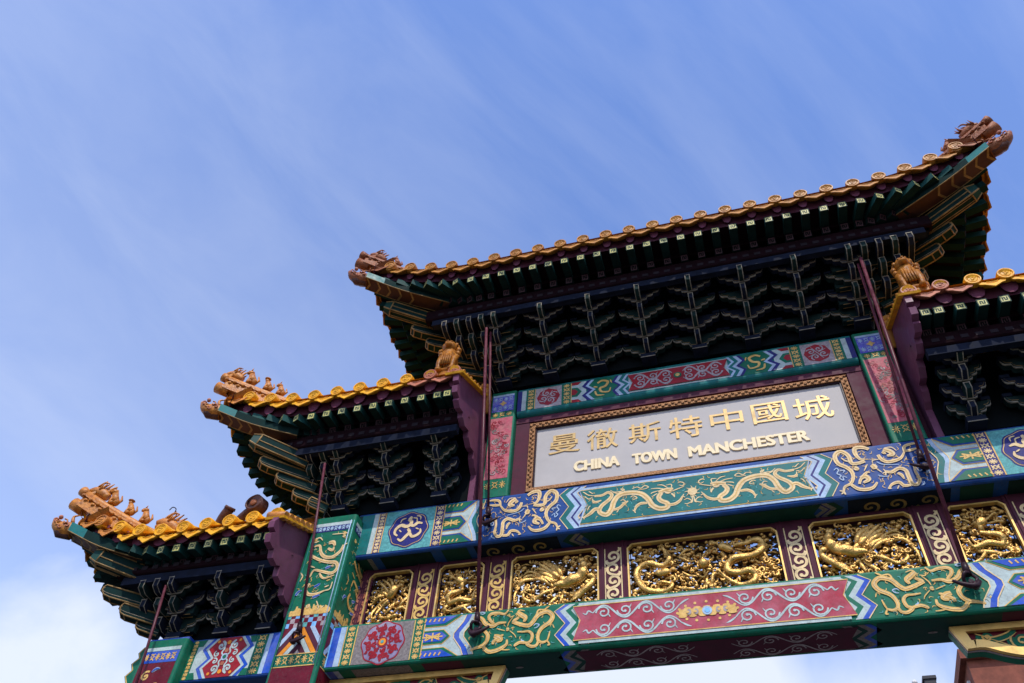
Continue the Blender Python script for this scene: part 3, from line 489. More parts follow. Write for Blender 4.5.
def hexes(F, x0, x1, tip, v0, v1, line, outer, inner, bg, orn):
    """half-width: bars that end in a point, upper and lower ones cut by the beam edge"""
    h = (v1 - v0); c = (v0 + v1) / 2
    F.poly([(x0, v0), (tip + .15, v0), (tip + .12, v0 + h * .17), (tip + .01, c), (tip + .12, v1 - h * .17), (tip + .15, v1), (x0, v1)], bg, 1)
    def hexa(a, b, cut):
        for k, (ins, mt) in enumerate(((0, line), (0.010, outer), (0.036, inner))):
            aa, bb = a + ins, b - ins
            mid = (a + b) / 2
            t = tip - 0.025 - ins * 1.3
            if cut > 0: F.poly([(x0, aa), (x1 + 0.03 - ins * .9, aa), (t + .125 - ins * .5, v1), (x0, v1)], mt, 2 + k)
            elif cut < 0: F.poly([(x0, v0), (t + .125 - ins * .5, v0), (x1 + 0.03 - ins * .9, bb), (x0, bb)], mt, 2 + k)
            else: F.poly([(x0, aa), (x1 - ins * .6, aa), (t, mid), (x1 - ins * .6, bb), (x0, bb)], mt, 2 + k)
        F_or = (a + b) / 2 if cut == 0 else (v1 - 0.04 if cut > 0 else v0 + 0.04)
        cx = (x0 + x1) / 2 - .01
        if cut == 0:
            for k in range(8):
                q = k * math.pi / 4
                F.ribbon([(cx, F_or), (cx + .13 * math.cos(q), F_or + .055 * math.sin(q))], .018, orn, 5, n=2, taper=None)
            for dx in (-.10, .10):
                F.ribbon([(cx + dx, F_or + .04), (cx + dx * .7, F_or), (cx + dx, F_or - .04)], .016, orn, 5.4, n=3)
            F.disc((cx, F_or), .024, orn, 5.6, 8)
        else:
            for k in range(5):
                F.ribbon([(cx - .13 + k * .06, F_or - .02), (cx - .11 + k * .06, F_or + .02)], .018, orn, 5, n=2, taper=None)
    hexa(c - h * .185, c + h * .185, 0)
    hexa(c + h * .255, v1, 1)
    hexa(v0, c - h * .255, -1)

def vee(F, x, d, v0, v1, offs, mats, lay=2):
    c = (v0 + v1) / 2
    F.zig([(x + d, v1), (x + d * 0.75, v1 - (v1 - v0) * .17), (x, c + .03), (x, c - .03), (x + d * 0.75, v0 + (v1 - v0) * .17), (x + d, v0)], offs, mats, lay)

def medallion(F, c, R, rim, field, curl, heart, lay=2, dragon=False, ring2=None):
    F.disc(c, R, rim, lay, 64, 8, 0.035)
    F.disc(c, R * .94, ring2 or field, lay + .6, 64, 8, 0.035)
    F.disc(c, R * .91, field, lay + 1.2, 64, 8, 0.035)
    if dragon:
        k = R / 0.31
        L = [(.055, [(-.02, .17), (.03, .13), (.02, .07), (-.04, .05), (-.12, .08), (-.19, .03), (-.2, -.05), (-.15, -.1)]),
             (.05, [(.02, .07), (.08, .05), (.14, .09), (.21, .07)]), (.05, [(0, .0), (.03, -.06), (-.02, -.13), (-.08, -.19), (-.14, -.15)]),
             (.045, [(.03, -.06), (.08, -.14), (.15, -.13), (.2, -.08), (.19, -.02)]), (.07, [(-.01, .2), (.03, .17)]), (.05, [(0, 0), (.01, .01)]),
             (.02, [(.05, .19), (.11, .17), (.12, .11)]), (.02, [(-.06, .2), (-.12, .18), (-.14, .13)]), (.02, [(-.1, -.04), (-.14, 0)]), (.02, [(.12, 0), (.17, -.03)]), (.02, [(.1, .22), (.16, .2), (.17, .14)])]
        F.strokes([(w * k, [(c[0] + x * k, c[1] + y * k) for x, y in p]) for w, p in L], curl, lay + 3)
    else:
        for a in range(8):
            q = a * math.pi / 4 + .2
            for sg in (-1, 1):
                F.spiral((c[0] + R * .62 * math.cos(q + sg * .18), c[1] + R * .62 * math.sin(q + sg * .18)), R * .19, q + math.pi, 1.1, R * .095, curl, lay + 2 + .05 * a + .02 * sg, sg)
            F.ribbon([(c[0] + R * .25 * math.cos(q), c[1] + R * .25 * math.sin(q)), (c[0] + R * .45 * math.cos(q + .1), c[1] + R * .45 * math.sin(q + .1)), (c[0] + R * .8 * math.cos(q), c[1] + R * .8 * math.sin(q))], R * .06, curl, lay + 2.5)
        for a in range(12):
            q = a * math.pi / 6
            F.spiral((c[0] + R * .80 * math.cos(q), c[1] + R * .80 * math.sin(q)), R * .085, q, 1.0, R * .05, curl, lay + 2.2 + .05 * a, 1 if a % 2 else -1)
            F.spiral((c[0] + R * .36 * math.cos(q), c[1] + R * .36 * math.sin(q)), R * .075, q + 2, 1.0, R * .045, curl, lay + 3.0 + .05 * a, -1 if a % 2 else 1)
        F.disc(c, R * .24, rim, lay + 4, 16)
        F.disc(c, R * .17, heart, lay + 5, 12)
        F.disc(c, R * .08, 'teal_ground', lay + 6, 8)

ZIGL = [(0.12, 1.0), (0.0, 0.85), (0.13, 0.535), (0.01, 0.27), (0.125, 0.0)]
def zigpts(x, v0, v1, s=1.0): return [(x + a * s, v0 + (v1 - v0) * b) for a, b in ZIGL]

# ---------------------------------------------------------------- lower beam
LZ0, LZ1, LY1 = 6.5, 7.10, 0.57
lower = thing('painted_beam', (0, 0, LZ0), 'long lower painted beam across the opening, green dragon panels and a faded red scroll panel', 'beam')
g = G(); g.bbox(-4.70, 4.70, 0.0, LY1, LZ0, LZ1, 'green_paint', 0.035); g.build('beam_body', lower)
def lower_half(F):
    v0, v1 = LZ0 + .038, LZ1 - .036
    F.rect(-4.70, -4.64, v0, v1, 'sky_blue_paint'); F.rect(-4.64, -4.548, v0, v1, 'bright_blue_paint'); F.rect(-4.548, -4.475, v0, v1, 'pale_blue_paint')
    for a, b in ((-4.475, -4.305), (-3.552, -3.392)):
        F.rect(a, b, v0, v1, 'green_paint'); F.ribbon([(a + .012, v0), (a + .012, v1)], .012, 'gold_paint', 2, raw=True, taper=None); F.ribbon([(b - .01, v0), (b - .01, v1)], .014, 'gold_paint', 2, raw=True, taper=None)
        F.fret(a + .03, b - .03, v0, v1, 'gold_paint', 2, w=.016)
    F.rect(-4.305, -3.552, v0, v1, 'grey_paint')
    hexes(F, -3.392, -3.14, -3.02, v0, v1, 'gold_paint', 'green_paint', 'bright_blue_paint', 'white_paint', 'gold_paint')
    vee(F, -3.005, .14, v0, v1, (0, .07, .13), ('bright_blue_paint', 'white_paint'))
    F.zig(zigpts(-1.765, v0, v1), (0, .065, .135, .20, .29), ('bright_blue_paint', 'white_paint', 'green_paint', 'white_paint'))
def red_half(F, soft=True):
    a, b = LZ0 + .085, LZ1 - .085
    F.poly([(0, a - .042), (-1.47, a - .042), (-1.47, b + .042), (0, b + .042)], 'white_paint', 4.2)
    F.poly([(0, a), (-1.535, a), (-1.45, (a + b) / 2 + .03), (-1.535, b), (0, b)], 'faded_red_paint', 5.2)
    F.ribbon([(0, a), (-1.535, a), (-1.45, (a + b) / 2 + .03), (-1.535, b), (0, b)], .010, 'gold_paint', 6.4, raw=True, taper=None)
    c = (a + b) / 2
    for sg in (1, -1):
        F.vine(-1.30, -.30, c + sg * .108, .088, 4, .022, 'white_paint', 6.2, sgn=sg)
        F.ribbon([(-1.30, c + sg * .108), (-1.35, c + sg * .14), (-1.38, c + sg * .10), (-1.42, c + sg * .12)], .02, 'white_paint', 6.2)
        F.ribbon([(-.30, c + sg * .108), (-.24, c + sg * .15), (-.19, c + sg * .17)], .02, 'white_paint', 6.2)
for k, F in enumerate(mirror_faces((0, 0, 0))):
    lower_half(F); F.build('end_bands', lower)
    F = mirror_faces((0, 0, 0))[k]; red_half(F); 
    if k == 0:
        for i in range(11): F.disc((-.27 + i * .054, 6.8 + (.012 if i % 2 else -.012)), .055, 'gold_paint', 7 + .1 * i, 14, 6, .12)
        for i in range(16):
            q = i * math.pi / 8; F.disc((.33 * math.cos(q), 6.8 + .115 * math.sin(q)), .017, 'gold_paint', 6.6, 8)
        F.disc((0, 6.8), .055, 'pale_blue_paint', 9, 12); F.disc((0, 6.8), .03, 'sky_blue_paint', 10, 10)
        for dx in (-.20, -.12, .12, .20):
            F.disc((dx, 6.8), .026, 'pale_grey_paint', 9, 10, ry=.036); F.disc((dx * 1.08, 6.8), .016, 'gold_paint', 10, 8)
    F.build('scroll_panel', lower, None)
    F = mirror_faces((0, 0, 0))[k]; medallion(F, (-3.93, 6.80), .285, 'red_paint', 'grey_lilac_paint', 'red_paint', 'orange_paint', 2); F.build('medallion', lower)
    F = mirror_faces((0, 0, 0))[k]
    F.strokes(TR['lowdrag'], 'gold_paint', 3, 'cream_gold_paint')
    F.strokes(TR['lowcloud'], 'pale_blue_paint', 3)
    rr = random.Random(3)
    for i in range(110):
        x, y, a = rr.uniform(-2.80, -1.78), rr.uniform(6.57, 7.03), rr.uniform(0, 6.3)
        F.ribbon([(x, y), (x + .02 * math.cos(a), y + .02 * math.sin(a)), (x + .045 * math.cos(a + .8), y + .045 * math.sin(a + .8))], .008, rr.choice(['gold_paint', 'teal_ground', 'dark_green_paint']), 2, n=3)
    F.build('dragon_motif', lower)
    # underside: the same bands, with the shade painted in as darker colours
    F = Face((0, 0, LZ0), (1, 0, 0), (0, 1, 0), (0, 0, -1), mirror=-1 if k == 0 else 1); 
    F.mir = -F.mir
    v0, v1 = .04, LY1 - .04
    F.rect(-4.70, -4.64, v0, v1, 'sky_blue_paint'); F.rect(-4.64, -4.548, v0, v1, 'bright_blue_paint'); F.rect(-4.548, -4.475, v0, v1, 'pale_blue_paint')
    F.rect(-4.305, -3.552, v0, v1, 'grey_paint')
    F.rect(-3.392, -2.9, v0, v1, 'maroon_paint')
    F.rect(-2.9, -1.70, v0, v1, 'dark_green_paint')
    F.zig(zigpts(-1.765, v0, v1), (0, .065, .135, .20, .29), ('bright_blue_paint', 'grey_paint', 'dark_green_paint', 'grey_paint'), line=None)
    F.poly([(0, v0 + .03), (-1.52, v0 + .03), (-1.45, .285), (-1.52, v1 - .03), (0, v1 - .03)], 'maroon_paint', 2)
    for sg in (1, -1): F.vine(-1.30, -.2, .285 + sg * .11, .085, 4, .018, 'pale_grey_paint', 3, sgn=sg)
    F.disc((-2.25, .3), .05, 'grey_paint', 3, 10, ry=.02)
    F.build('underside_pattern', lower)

# ---------------------------------------------------------------- upper beam
UZ0, UZ1, UY0, UY1 = 8.17, 8.94, 0.08, 0.64
upper = thing('painted_beam', (0, UY0, UZ0), 'long blue painted beam right under the name plaque, gold dragons on blue and teal', 'beam')
g = G(); g.bbox(-4.75, 4.75, UY0, UY1, UZ0, UZ1, 'blue_paint', 0.045); g.build('beam_body', upper)
for k, F in enumerate(mirror_faces((0, UY0, 0))):
    v0, v1 = UZ0 + .048, UZ1 - .046
    F.rect(-4.75, -4.69, v0, v1, 'dark_green_paint'); F.rect(-4.69, -4.50, v0, v1, 'teal_paint'); F.rect(-4.50, -4.43, v0, v1, 'white_paint')
    for a, b in ((-4.43, -4.31), (-3.565, -3.41)):
        F.rect(a, b, v0, v1, 'navy_paint'); F.ribbon([(b - .01, v0), (b - .01, v1)], .014, 'gold_paint', 2, raw=True, taper=None); F.ribbon([(a + .01, v0), (a + .01, v1)], .014, 'gold_paint', 2, raw=True, taper=None)
        F.fret(a + .02, b - .02, v0, v1, 'cream_gold_paint', 2, w=.016)
    F.rect(-4.31, -3.565, v0, v1, 'teal_ground')
    hexes(F, -3.41, -3.16, -3.04, v0, v1, 'gold_paint', 'blue_paint', 'green_paint', 'white_paint', 'gold_paint')
    vee(F, -3.05, .10, v0, v1, (0, .055, .13), ('pale_blue_paint', 'teal_paint'))
    F.zig(zigpts(-1.765, v0, v1), (0, .085, .15, .18, .25), ('teal_paint', 'pale_blue_paint', 'navy_paint', 'pale_blue_paint'))
    F.build('end_bands', upper)
    F = mirror_faces((0, UY0, 0))[k]
    a, b = UZ0 + .10, UZ1 - .13; c = (a + b) / 2 + .02
    for ins, mt, ly in ((-.05, 'pale_blue_paint', 2.3), (-.012, 'gold_paint', 4.2), (0, 'teal_paint', 5.2)):
        F.poly([(0, a + ins), (-1.475 + ins * .5, a + ins), (-1.37 + ins, c), (-1.475 + ins * .5, b - ins), (0, b - ins)], mt, ly)
    F.build('centre_panel', upper)
    F = mirror_faces((0, UY0, 0))[k]
    rr = random.Random(9)
    for i in range(90):
        x, y, q = rr.uniform(-1.42, -.08), rr.uniform(8.30, 8.79), rr.uniform(0, 6.3)
        F.ribbon([(x, y), (x + .02 * math.cos(q), y + .02 * math.sin(q)), (x + .05 * math.cos(q + .9), y + .05 * math.sin(q + .9))], .008, rr.choice(['gold_paint', 'dark_green_paint', 'teal_ground']), 6, n=3)
    F.strokes(TR['cendrag'], 'cream_gold_paint', 6.4, 'gold_paint'); F.strokes(TR['cencloud'], 'cream_gold_paint', 6.4)
    if k == 0:
        F.disc((0, 8.555), .062, 'cream_gold_paint', 8, 12)
        for i in range(9):
            q = i * 2 * math.pi / 9; F.ribbon([(.05 * math.cos(q), 8.555 + .05 * math.sin(q)), (.10 * math.cos(q + .3), 8.555 + .10 * math.sin(q + .3))], .012, 'cream_gold_paint', 7, n=2)
    F.build('running_dragon', upper)
    F = mirror_faces((0, UY0, 0))[k]
    # traced on the right panel, so mirrored the other way
    F.mir = -F.mir
    F.strokes(TR['updrag'], 'cream_gold_paint', 3, 'gold_paint'); F.strokes(TR['upcloud'], 'pale_blue_paint', 3)
    rr = random.Random(5)
    for i in range(130):
        x, y, q = rr.uniform(1.82, 2.92), rr.uniform(8.25, 8.86), rr.uniform(0, 6.3)
        F.ribbon([(x, y), (x + .02 * math.cos(q), y + .02 * math.sin(q)), (x + .05 * math.cos(q + .8), y + .05 * math.sin(q + .8))], .008, 'gold_paint', 2, n=3)
    F.build('dragon_motif', upper)
    F = mirror_faces((0, UY0, 0))[k]; medallion(F, (-3.93, 8.55), .30, 'navy_paint', 'navy_paint', 'cream_gold_paint', 'gold_paint', 2, dragon=True, ring2='gold_paint'); F.build('medallion', upper)
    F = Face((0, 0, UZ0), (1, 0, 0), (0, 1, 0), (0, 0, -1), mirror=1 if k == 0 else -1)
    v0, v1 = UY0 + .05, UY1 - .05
    F.rect(-4.69, -4.50, v0, v1, 'dark_green_paint'); F.rect(-4.50, -4.43, v0, v1, 'grey_paint')  # front bands again, darkened to paint in the underside's shade
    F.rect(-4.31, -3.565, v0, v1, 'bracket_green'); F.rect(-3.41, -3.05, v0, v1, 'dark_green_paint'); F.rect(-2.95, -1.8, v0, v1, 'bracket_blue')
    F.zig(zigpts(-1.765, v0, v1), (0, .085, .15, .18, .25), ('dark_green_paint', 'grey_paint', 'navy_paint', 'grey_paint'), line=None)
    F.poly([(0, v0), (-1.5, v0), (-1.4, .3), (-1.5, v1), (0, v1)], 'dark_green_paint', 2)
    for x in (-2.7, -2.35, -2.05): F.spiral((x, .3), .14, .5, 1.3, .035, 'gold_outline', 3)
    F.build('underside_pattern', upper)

# ---------------------------------------------------------------- narrow top beam, posts, surround
SZ0, SZ1, SY = 10.50, 11.12, 0.12
sb = thing('painted_beam', (0, SY, SZ0), 'short narrow painted beam above the name plaque, red centre panel edged in green', 'beam')
g = G(); g.bbox(-2.50, 2.50, SY, .52, SZ0, SZ1, 'teal_paint', 0.09, 5); g.build('beam_body', sb)
for k, F in enumerate(mirror_faces((0, SY, 0))):
    v0, v1 = SZ0 + .092, SZ1 - .03
    F.o = V((0, SY, 0))
    v1 = SZ1 - .092
    F.rect(-2.50, -2.43, v0, v1, 'navy_paint'); F.rect(-2.43, -2.36, v0, v1, 'white_paint')
    for a, b in ((-2.36, -2.21), (-1.79, -1.63)):
        F.rect(a, b, v0, v1, 'green_paint'); F.fret(a + .02, b - .02, v0, v1, 'gold_paint', 2, w=.016)
        F.ribbon([(b - .006, v0), (b - .006, v1)], .012, 'gold_paint', 2.5, raw=True, taper=None)
    F.rect(-2.21, -1.79, v0, v1, 'pale_grey_paint')
    F.rect(-1.63, -1.40, v0, v1, 'white_paint'); c = (v0 + v1) / 2
    F.poly([(-1.63, c - .10), (-1.54, c - .10), (-1.47, c), (-1.54, c + .10), (-1.63, c + .10)], 'green_paint', 2)
    F.poly([(-1.63, c - .06), (-1.57, c - .06), (-1.53, c), (-1.57, c + .06), (-1.63, c + .06)], 'red_paint', 3)
    F.poly([(-1.63, v1 - .06), (-1.53, v1 - .06), (-1.47, v1), (-1.63, v1)], 'red_paint', 2); F.poly([(-1.63, v0), (-1.47, v0), (-1.53, v0 + .06), (-1.63, v0 + .06)], 'red_paint', 2)
    Zs = [(-1.38, v1), (-1.47, v1 - .12), (-1.36, c), (-1.47, v0 + .12), (-1.38, v0)]
    F.zig(Zs, (0, .06, .11), ('navy_paint', 'pale_blue_paint'), 2, line=None)
    F.poly([(u + .11, v) for u, v in Zs] + [(-.92, v0), (-1.0, v0 + .12), (-.90, c), (-1.0, v1 - .12), (-.92, v1)], 'green_paint', 1)
    Z2 = [(-.93, v1), (-1.0, v1 - .12), (-.90, c), (-1.0, v0 + .12), (-.93, v0)]
    F.zig(Z2, (0, .045, .10, .16, .20), ('navy_paint', 'pale_blue_paint', 'teal_paint', 'pale_blue_paint'), 2, line=None)
    F.build('end_bands', sb)
    F = mirror_faces((0, SY, 0))[k]
    F.poly([(0, v0 + .015), (-.74, v0 + .015), (-.74, v1 - .015), (0, v1 - .015)], 'white_paint', 1)
    F.poly([(0, v0 + .045), (-.75, v0 + .045), (-.68, c), (-.75, v1 - .045), (0, v1 - .045)], 'red_paint', 6)
    F.vine(-.66, -.08, c + .065, .085, 3, .024, 'pale_grey_paint', 7, 1); F.vine(-.66, -.08, c - .065, .085, 3, .024, 'pale_grey_paint', 7, -1)
    if k == 0:
        F.disc((0, c), .06, 'green_paint', 8, 12); F.disc((0, c), .035, 'gold_paint', 9, 8)
    F.build('scroll_panel', sb)
    F = mirror_faces((0, SY, 0))[k]; F.disc((-2.0, c), .185, 'red_paint', 2, 8)
    for i in range(4):
        q = i * math.pi / 2 + .4
        F.spiral((-2.0 + .09 * math.cos(q), c + .09 * math.sin(q)), .065, q, 1.2, .02, 'pale_grey_paint', 3)
        F.ribbon([(-2.0, c), (-2.0 + .15 * math.cos(q + .7), c + .15 * math.sin(q + .7))], .016, 'pale_grey_paint', 3.5, n=2)
    F.build('medallion', sb)
    F = mirror_faces((0, SY, 0))[k]
    F.strokes([(.04, [(-1.22, c + .12), (-1.15, c + .16), (-1.06, c + .12), (-1.10, c + .03), (-1.18, c), (-1.16, c - .08), (-1.05, c - .10), (-1.02, c - .02)]), (.03, [(-1.26, c - .05), (-1.23, c - .14), (-1.12, c - .16)]), (.03, [(-1.28, c + .05), (-1.22, c + .03)]), (.02, [(-1.02, c + .15), (-1.0, c + .08)])], 'gold_paint', 3)
    F.build('scroll_motif', sb)

for s, nm in ((-1, 'left'), (1, 'right')):
    x0, x1 = (2.52, 2.935) if s > 0 else (-2.935, -2.52)
    t = thing('plaque_post', ((x0 + x1) / 2, .3, UZ1), 'pink painted post with a lilac head, standing at the %s end of the name plaque' % nm, 'post')
    g = G(); g.zbox(x0, x1, .1, .52, UZ1 + .003, SZ1 - .06, 'green_paint', .03); g.build('post_body', t)
    F = Face((0, .1, 0)); a, b = x0 + .032, x1 - .032
    F.rect(a, b, 10.96, 11.0, 'pale_blue_paint'); F.rect(a, b, 10.63, 10.955, 'lilac_blue_paint')
    F.disc(((a + b) / 2, 10.80), .05, 'gold_paint', 2, 8, 4, .3); F.fret(a + .01, b - .01, 10.64, 10.76, 'pale_blue_paint', 2, w=.012); F.fret(a + .01, b - .01, 10.84, 10.95, 'pale_blue_paint', 2, w=.012)
    F.build('post_head_panel', t)
    F = Face((0, .1, 0)); F.fret(a + .01, b - .01, 10.51, 10.61, 'gold_paint', 2, cell=.12, w=.012); F.fret(a + .01, b - .01, 9.07, 9.23, 'gold_paint', 2, w=.012); F.build('gold_band', t)
    F = Face((0, .1, 0)); F.rect(a, b, 9.27, 10.49, 'pink_paint')
    rr = random.Random(11 + s)
    for i in range(70):
        cx, cz = rr.uniform(a + .05, b - .05), rr.uniform(9.35, 10.42)
        F.spiral((cx, cz), rr.uniform(.03, .06), rr.uniform(0, 6), 1.1, .013, rr.choice(['faded_red_paint', 'pink_paint', 'grey_paint', 'red_paint', 'faded_red_paint', 'pale_grey_paint']), 2 + i * .02, rr.choice((-1, 1)))
    F.build('scroll_panel', t)

t = thing('maroon_surround', (0, .3, UZ1), 'plain maroon board surround filling the space behind and around the name plaque', 'panel')
g = G(); g.box(-2.517, 2.517, .26, .50, UZ1 + .003, SZ0 + .02, 'maroon_paint'); g.build('backing_board', t)
g = G(); g.box(-2.515, -2.30, .20, .257, UZ1 + .003, 10.39, 'maroon_paint'); g.build('stile', t)
g = G(); g.box(2.30, 2.515, .20, .257, UZ1 + .003, 10.39, 'maroon_paint'); g.build('stile', t)
g = G(); g.box(-2.515, 2.515, .19, .257, 10.393, 10.498, 'maroon_paint'); g.build('rail', t)
for s in (-1, 1):
    a, b = sorted((s * 2.938, s * 3.126)); g = G(); g.box(a, b, .32, .48, UZ1 + .003, 11.0, 'maroon_paint'); g.build('side_infill', t)

# ---------------------------------------------------------------- the name plaque
plq = thing('name_plaque', (0, .15, 8.98), 'pale grey name plaque with raised gold Chinese characters over gold capitals in a carved frame', 'plaque')
g = G(); g.box(-2.175, 2.175, .15, .255, 9.02, 10.175, 'plaque_stone'); g.build('board', plq)
g = G()
W = .10
for x0, x1, z0, z1 in ((-2.262, 2.262, 10.178, 10.265), (-2.262, 2.262, 8.96, 9.017), (-2.262, -2.178, 9.02, 10.175), (2.178, 2.262, 9.02, 10.175)):
    g.box(x0, x1, .10, .252, z0, z1, 'carved_brass')
rr = random.Random(2)
def bead(x, z, hor):
    g.blob((x, .095, z), (.026, .016, .018) if hor else (.018, .016, .026), 'carved_brass', 6, 4)
n = 96
for i in range(n):
    x = -2.24 + 4.48 * i / (n - 1); bead(x, 10.222 + (.015 if i % 2 else -.015), True)
for i in range(26):
    z = 9.05 + 1.1 * i / 25
    for s in (-1, 1): bead(s * (2.220 + (.015 if i % 2 else -.015)), z, False)
g.build('frame', plq)
g = G()
for x0, x1, z0, z1 in ((-2.175, 2.175, 10.155, 10.175), (-2.175, -2.155, 9.02, 10.155), (2.155, 2.175, 9.02, 10.155)):
    g.box(x0, x1, .125, .149, z0, z1, 'dark_iron')
g.build('bead_moulding', plq)
def letters(body, name, cx, cz, h=None, width=None, bold=.012, depth=.008):
    cu_ = bpy.data.curves.new(name, 'FONT'); cu_.body = body; cu_.align_x = 'CENTER'; cu_.align_y = 'CENTER'
    cu_.size = 1.0; cu_.extrude = 0.03; cu_.resolution_u = 3
    o = bpy.data.objects.new(name, cu_); COL.objects.link(o)
    dg = bpy.context.evaluated_depsgraph_get(); src = bpy.data.meshes.new_from_object(o.evaluated_get(dg))
    COL.objects.unlink(o); bpy.data.objects.remove(o)
    xs = [v.co.x for v in src.vertices]; ys = [v.co.y for v in src.vertices]
    x0, x1, y0, y1 = min(xs), max(xs), min(ys), max(ys)
    kx, ky = (width - 2 * bold) / (x1 - x0), (h - 1.2 * bold) / (y1 - y0)
    g = G()
    for k, (dx, dz) in enumerate(((-1, 0), (1, 0), (0, .6), (0, -.6), (-.7, .45), (.7, .45), (.7, -.45), (-.7, -.45))):     # a stroke thickened all round
        b = g.add([((v.co.x - (x0 + x1) / 2) * kx + cx + dx * bold, .149 - (depth + k * .0006 if v.co.z > 0 else -.001 - k * .0003), (v.co.y - (y0 + y1) / 2) * ky + cz + dz * bold) for v in src.vertices])
        for f in src.polygons: g.face([b + q for q in f.vertices], 'letter_gold' if name == 'character' else 'letter_cream')
    return g.build(name, plq)
for ch, x, z, w, h in (('曼', -1.735, 9.80, .46, .36), ('徹', -1.172, 9.785, .45, .38), ('斯', -.56, 9.785, .46, .37), ('特', .016, 9.775, .46, .40), ('中', .584, 9.80, .45, .40), ('國', 1.157, 9.81, .46, .37), ('城', 1.725, 9.775, .50, .42)):
    letters(ch, 'character', x, z, h, w, .003)
letters('CHINA', 'word', -1.262, 9.325, .19, .655, .013, .013)
letters('TOWN', 'word', -.452, 9.31, .19, .62, .014, .013)
letters('MANCHESTER', 'word', .795, 9.30, .19, 1.58, .013, .013)

# ================================================================== pierced frieze between the two beams
FZ0, FZ1, FY = 7.103, 8.167, 0.36
fr = thing('frieze_frame', (0, .3, FZ0), 'maroon frame with cream scroll strips, between the two long beams, around the gilded carvings', 'frame')
STILES = [(-4.66, -4.52), (-3.875, -3.49), (-2.85, -2.47), (-1.305, -.93), (.93, 1.305), (2.47, 2.85), (3.49, 3.875), (4.52, 4.66)]
for a, b in STILES:
    g = G(); g.box(a, b, FY + .02, FY + .16, FZ0, FZ1, 'maroon_paint')
    for x in (a + .055, b - .055): g.box(x - .012, x + .012, FY + .005, FY + .017, FZ0, FZ1, 'maroon_paint')
    st = g.build('stile', fr)
    c = (a + b) / 2
    first = abs(c) > 4.4
    F = Face((0, FY + .02, 0))
    hw = .092
    mt = 'red_tile' if first else ('gold_paint' if c < -2.5 else 'cream_gold_paint')  # end strips duller: the shade beside the pillar is painted in
    F.rect(c - hw - .02, c + hw + .02, FZ0, 8.06, 'maroon_paint', 1)
    for x in (c - hw - .012, c + hw + .012): F.ribbon([(x, FZ0), (x, 8.06)], .014, mt if not first else 'maroon_paint', 2, raw=True, taper=None)
    zz = 7.22; k = 0
    while zz < 8.0:
        sg = 1 if k % 2 == 0 else -1
        F.spiral((c, zz), .090, -math.pi / 2, 1.12, .034, mt, 3 + .4 * (k % 2), sgn=sg, end=.30)
        F.ribbon([(c + sg * .06, zz + .062), (c + sg * .092, zz + .10), (c + sg * .07, zz + .125)], .03, mt, 3.9, n=3, taper=(.9, .5))
        F.ribbon([(c, zz - .09), (c - sg * .05, zz - .10), (c - sg * .085, zz - .06)], .028, mt, 4.1, n=3, taper=(.9, .5))
        zz += .178; k += 1
    F.build('scroll_strip', fr)
g = G(); g.box(-4.66, 4.66, FY + .03, FY + .15, 8.085, FZ1 - .002, 'maroon_paint'); g.build('rail', fr)
g = G(); g.box(-4.66, 4.66, FY + .03, FY + .15, FZ0 + .002, 7.135, 'maroon_paint'); g.build('rail', fr)

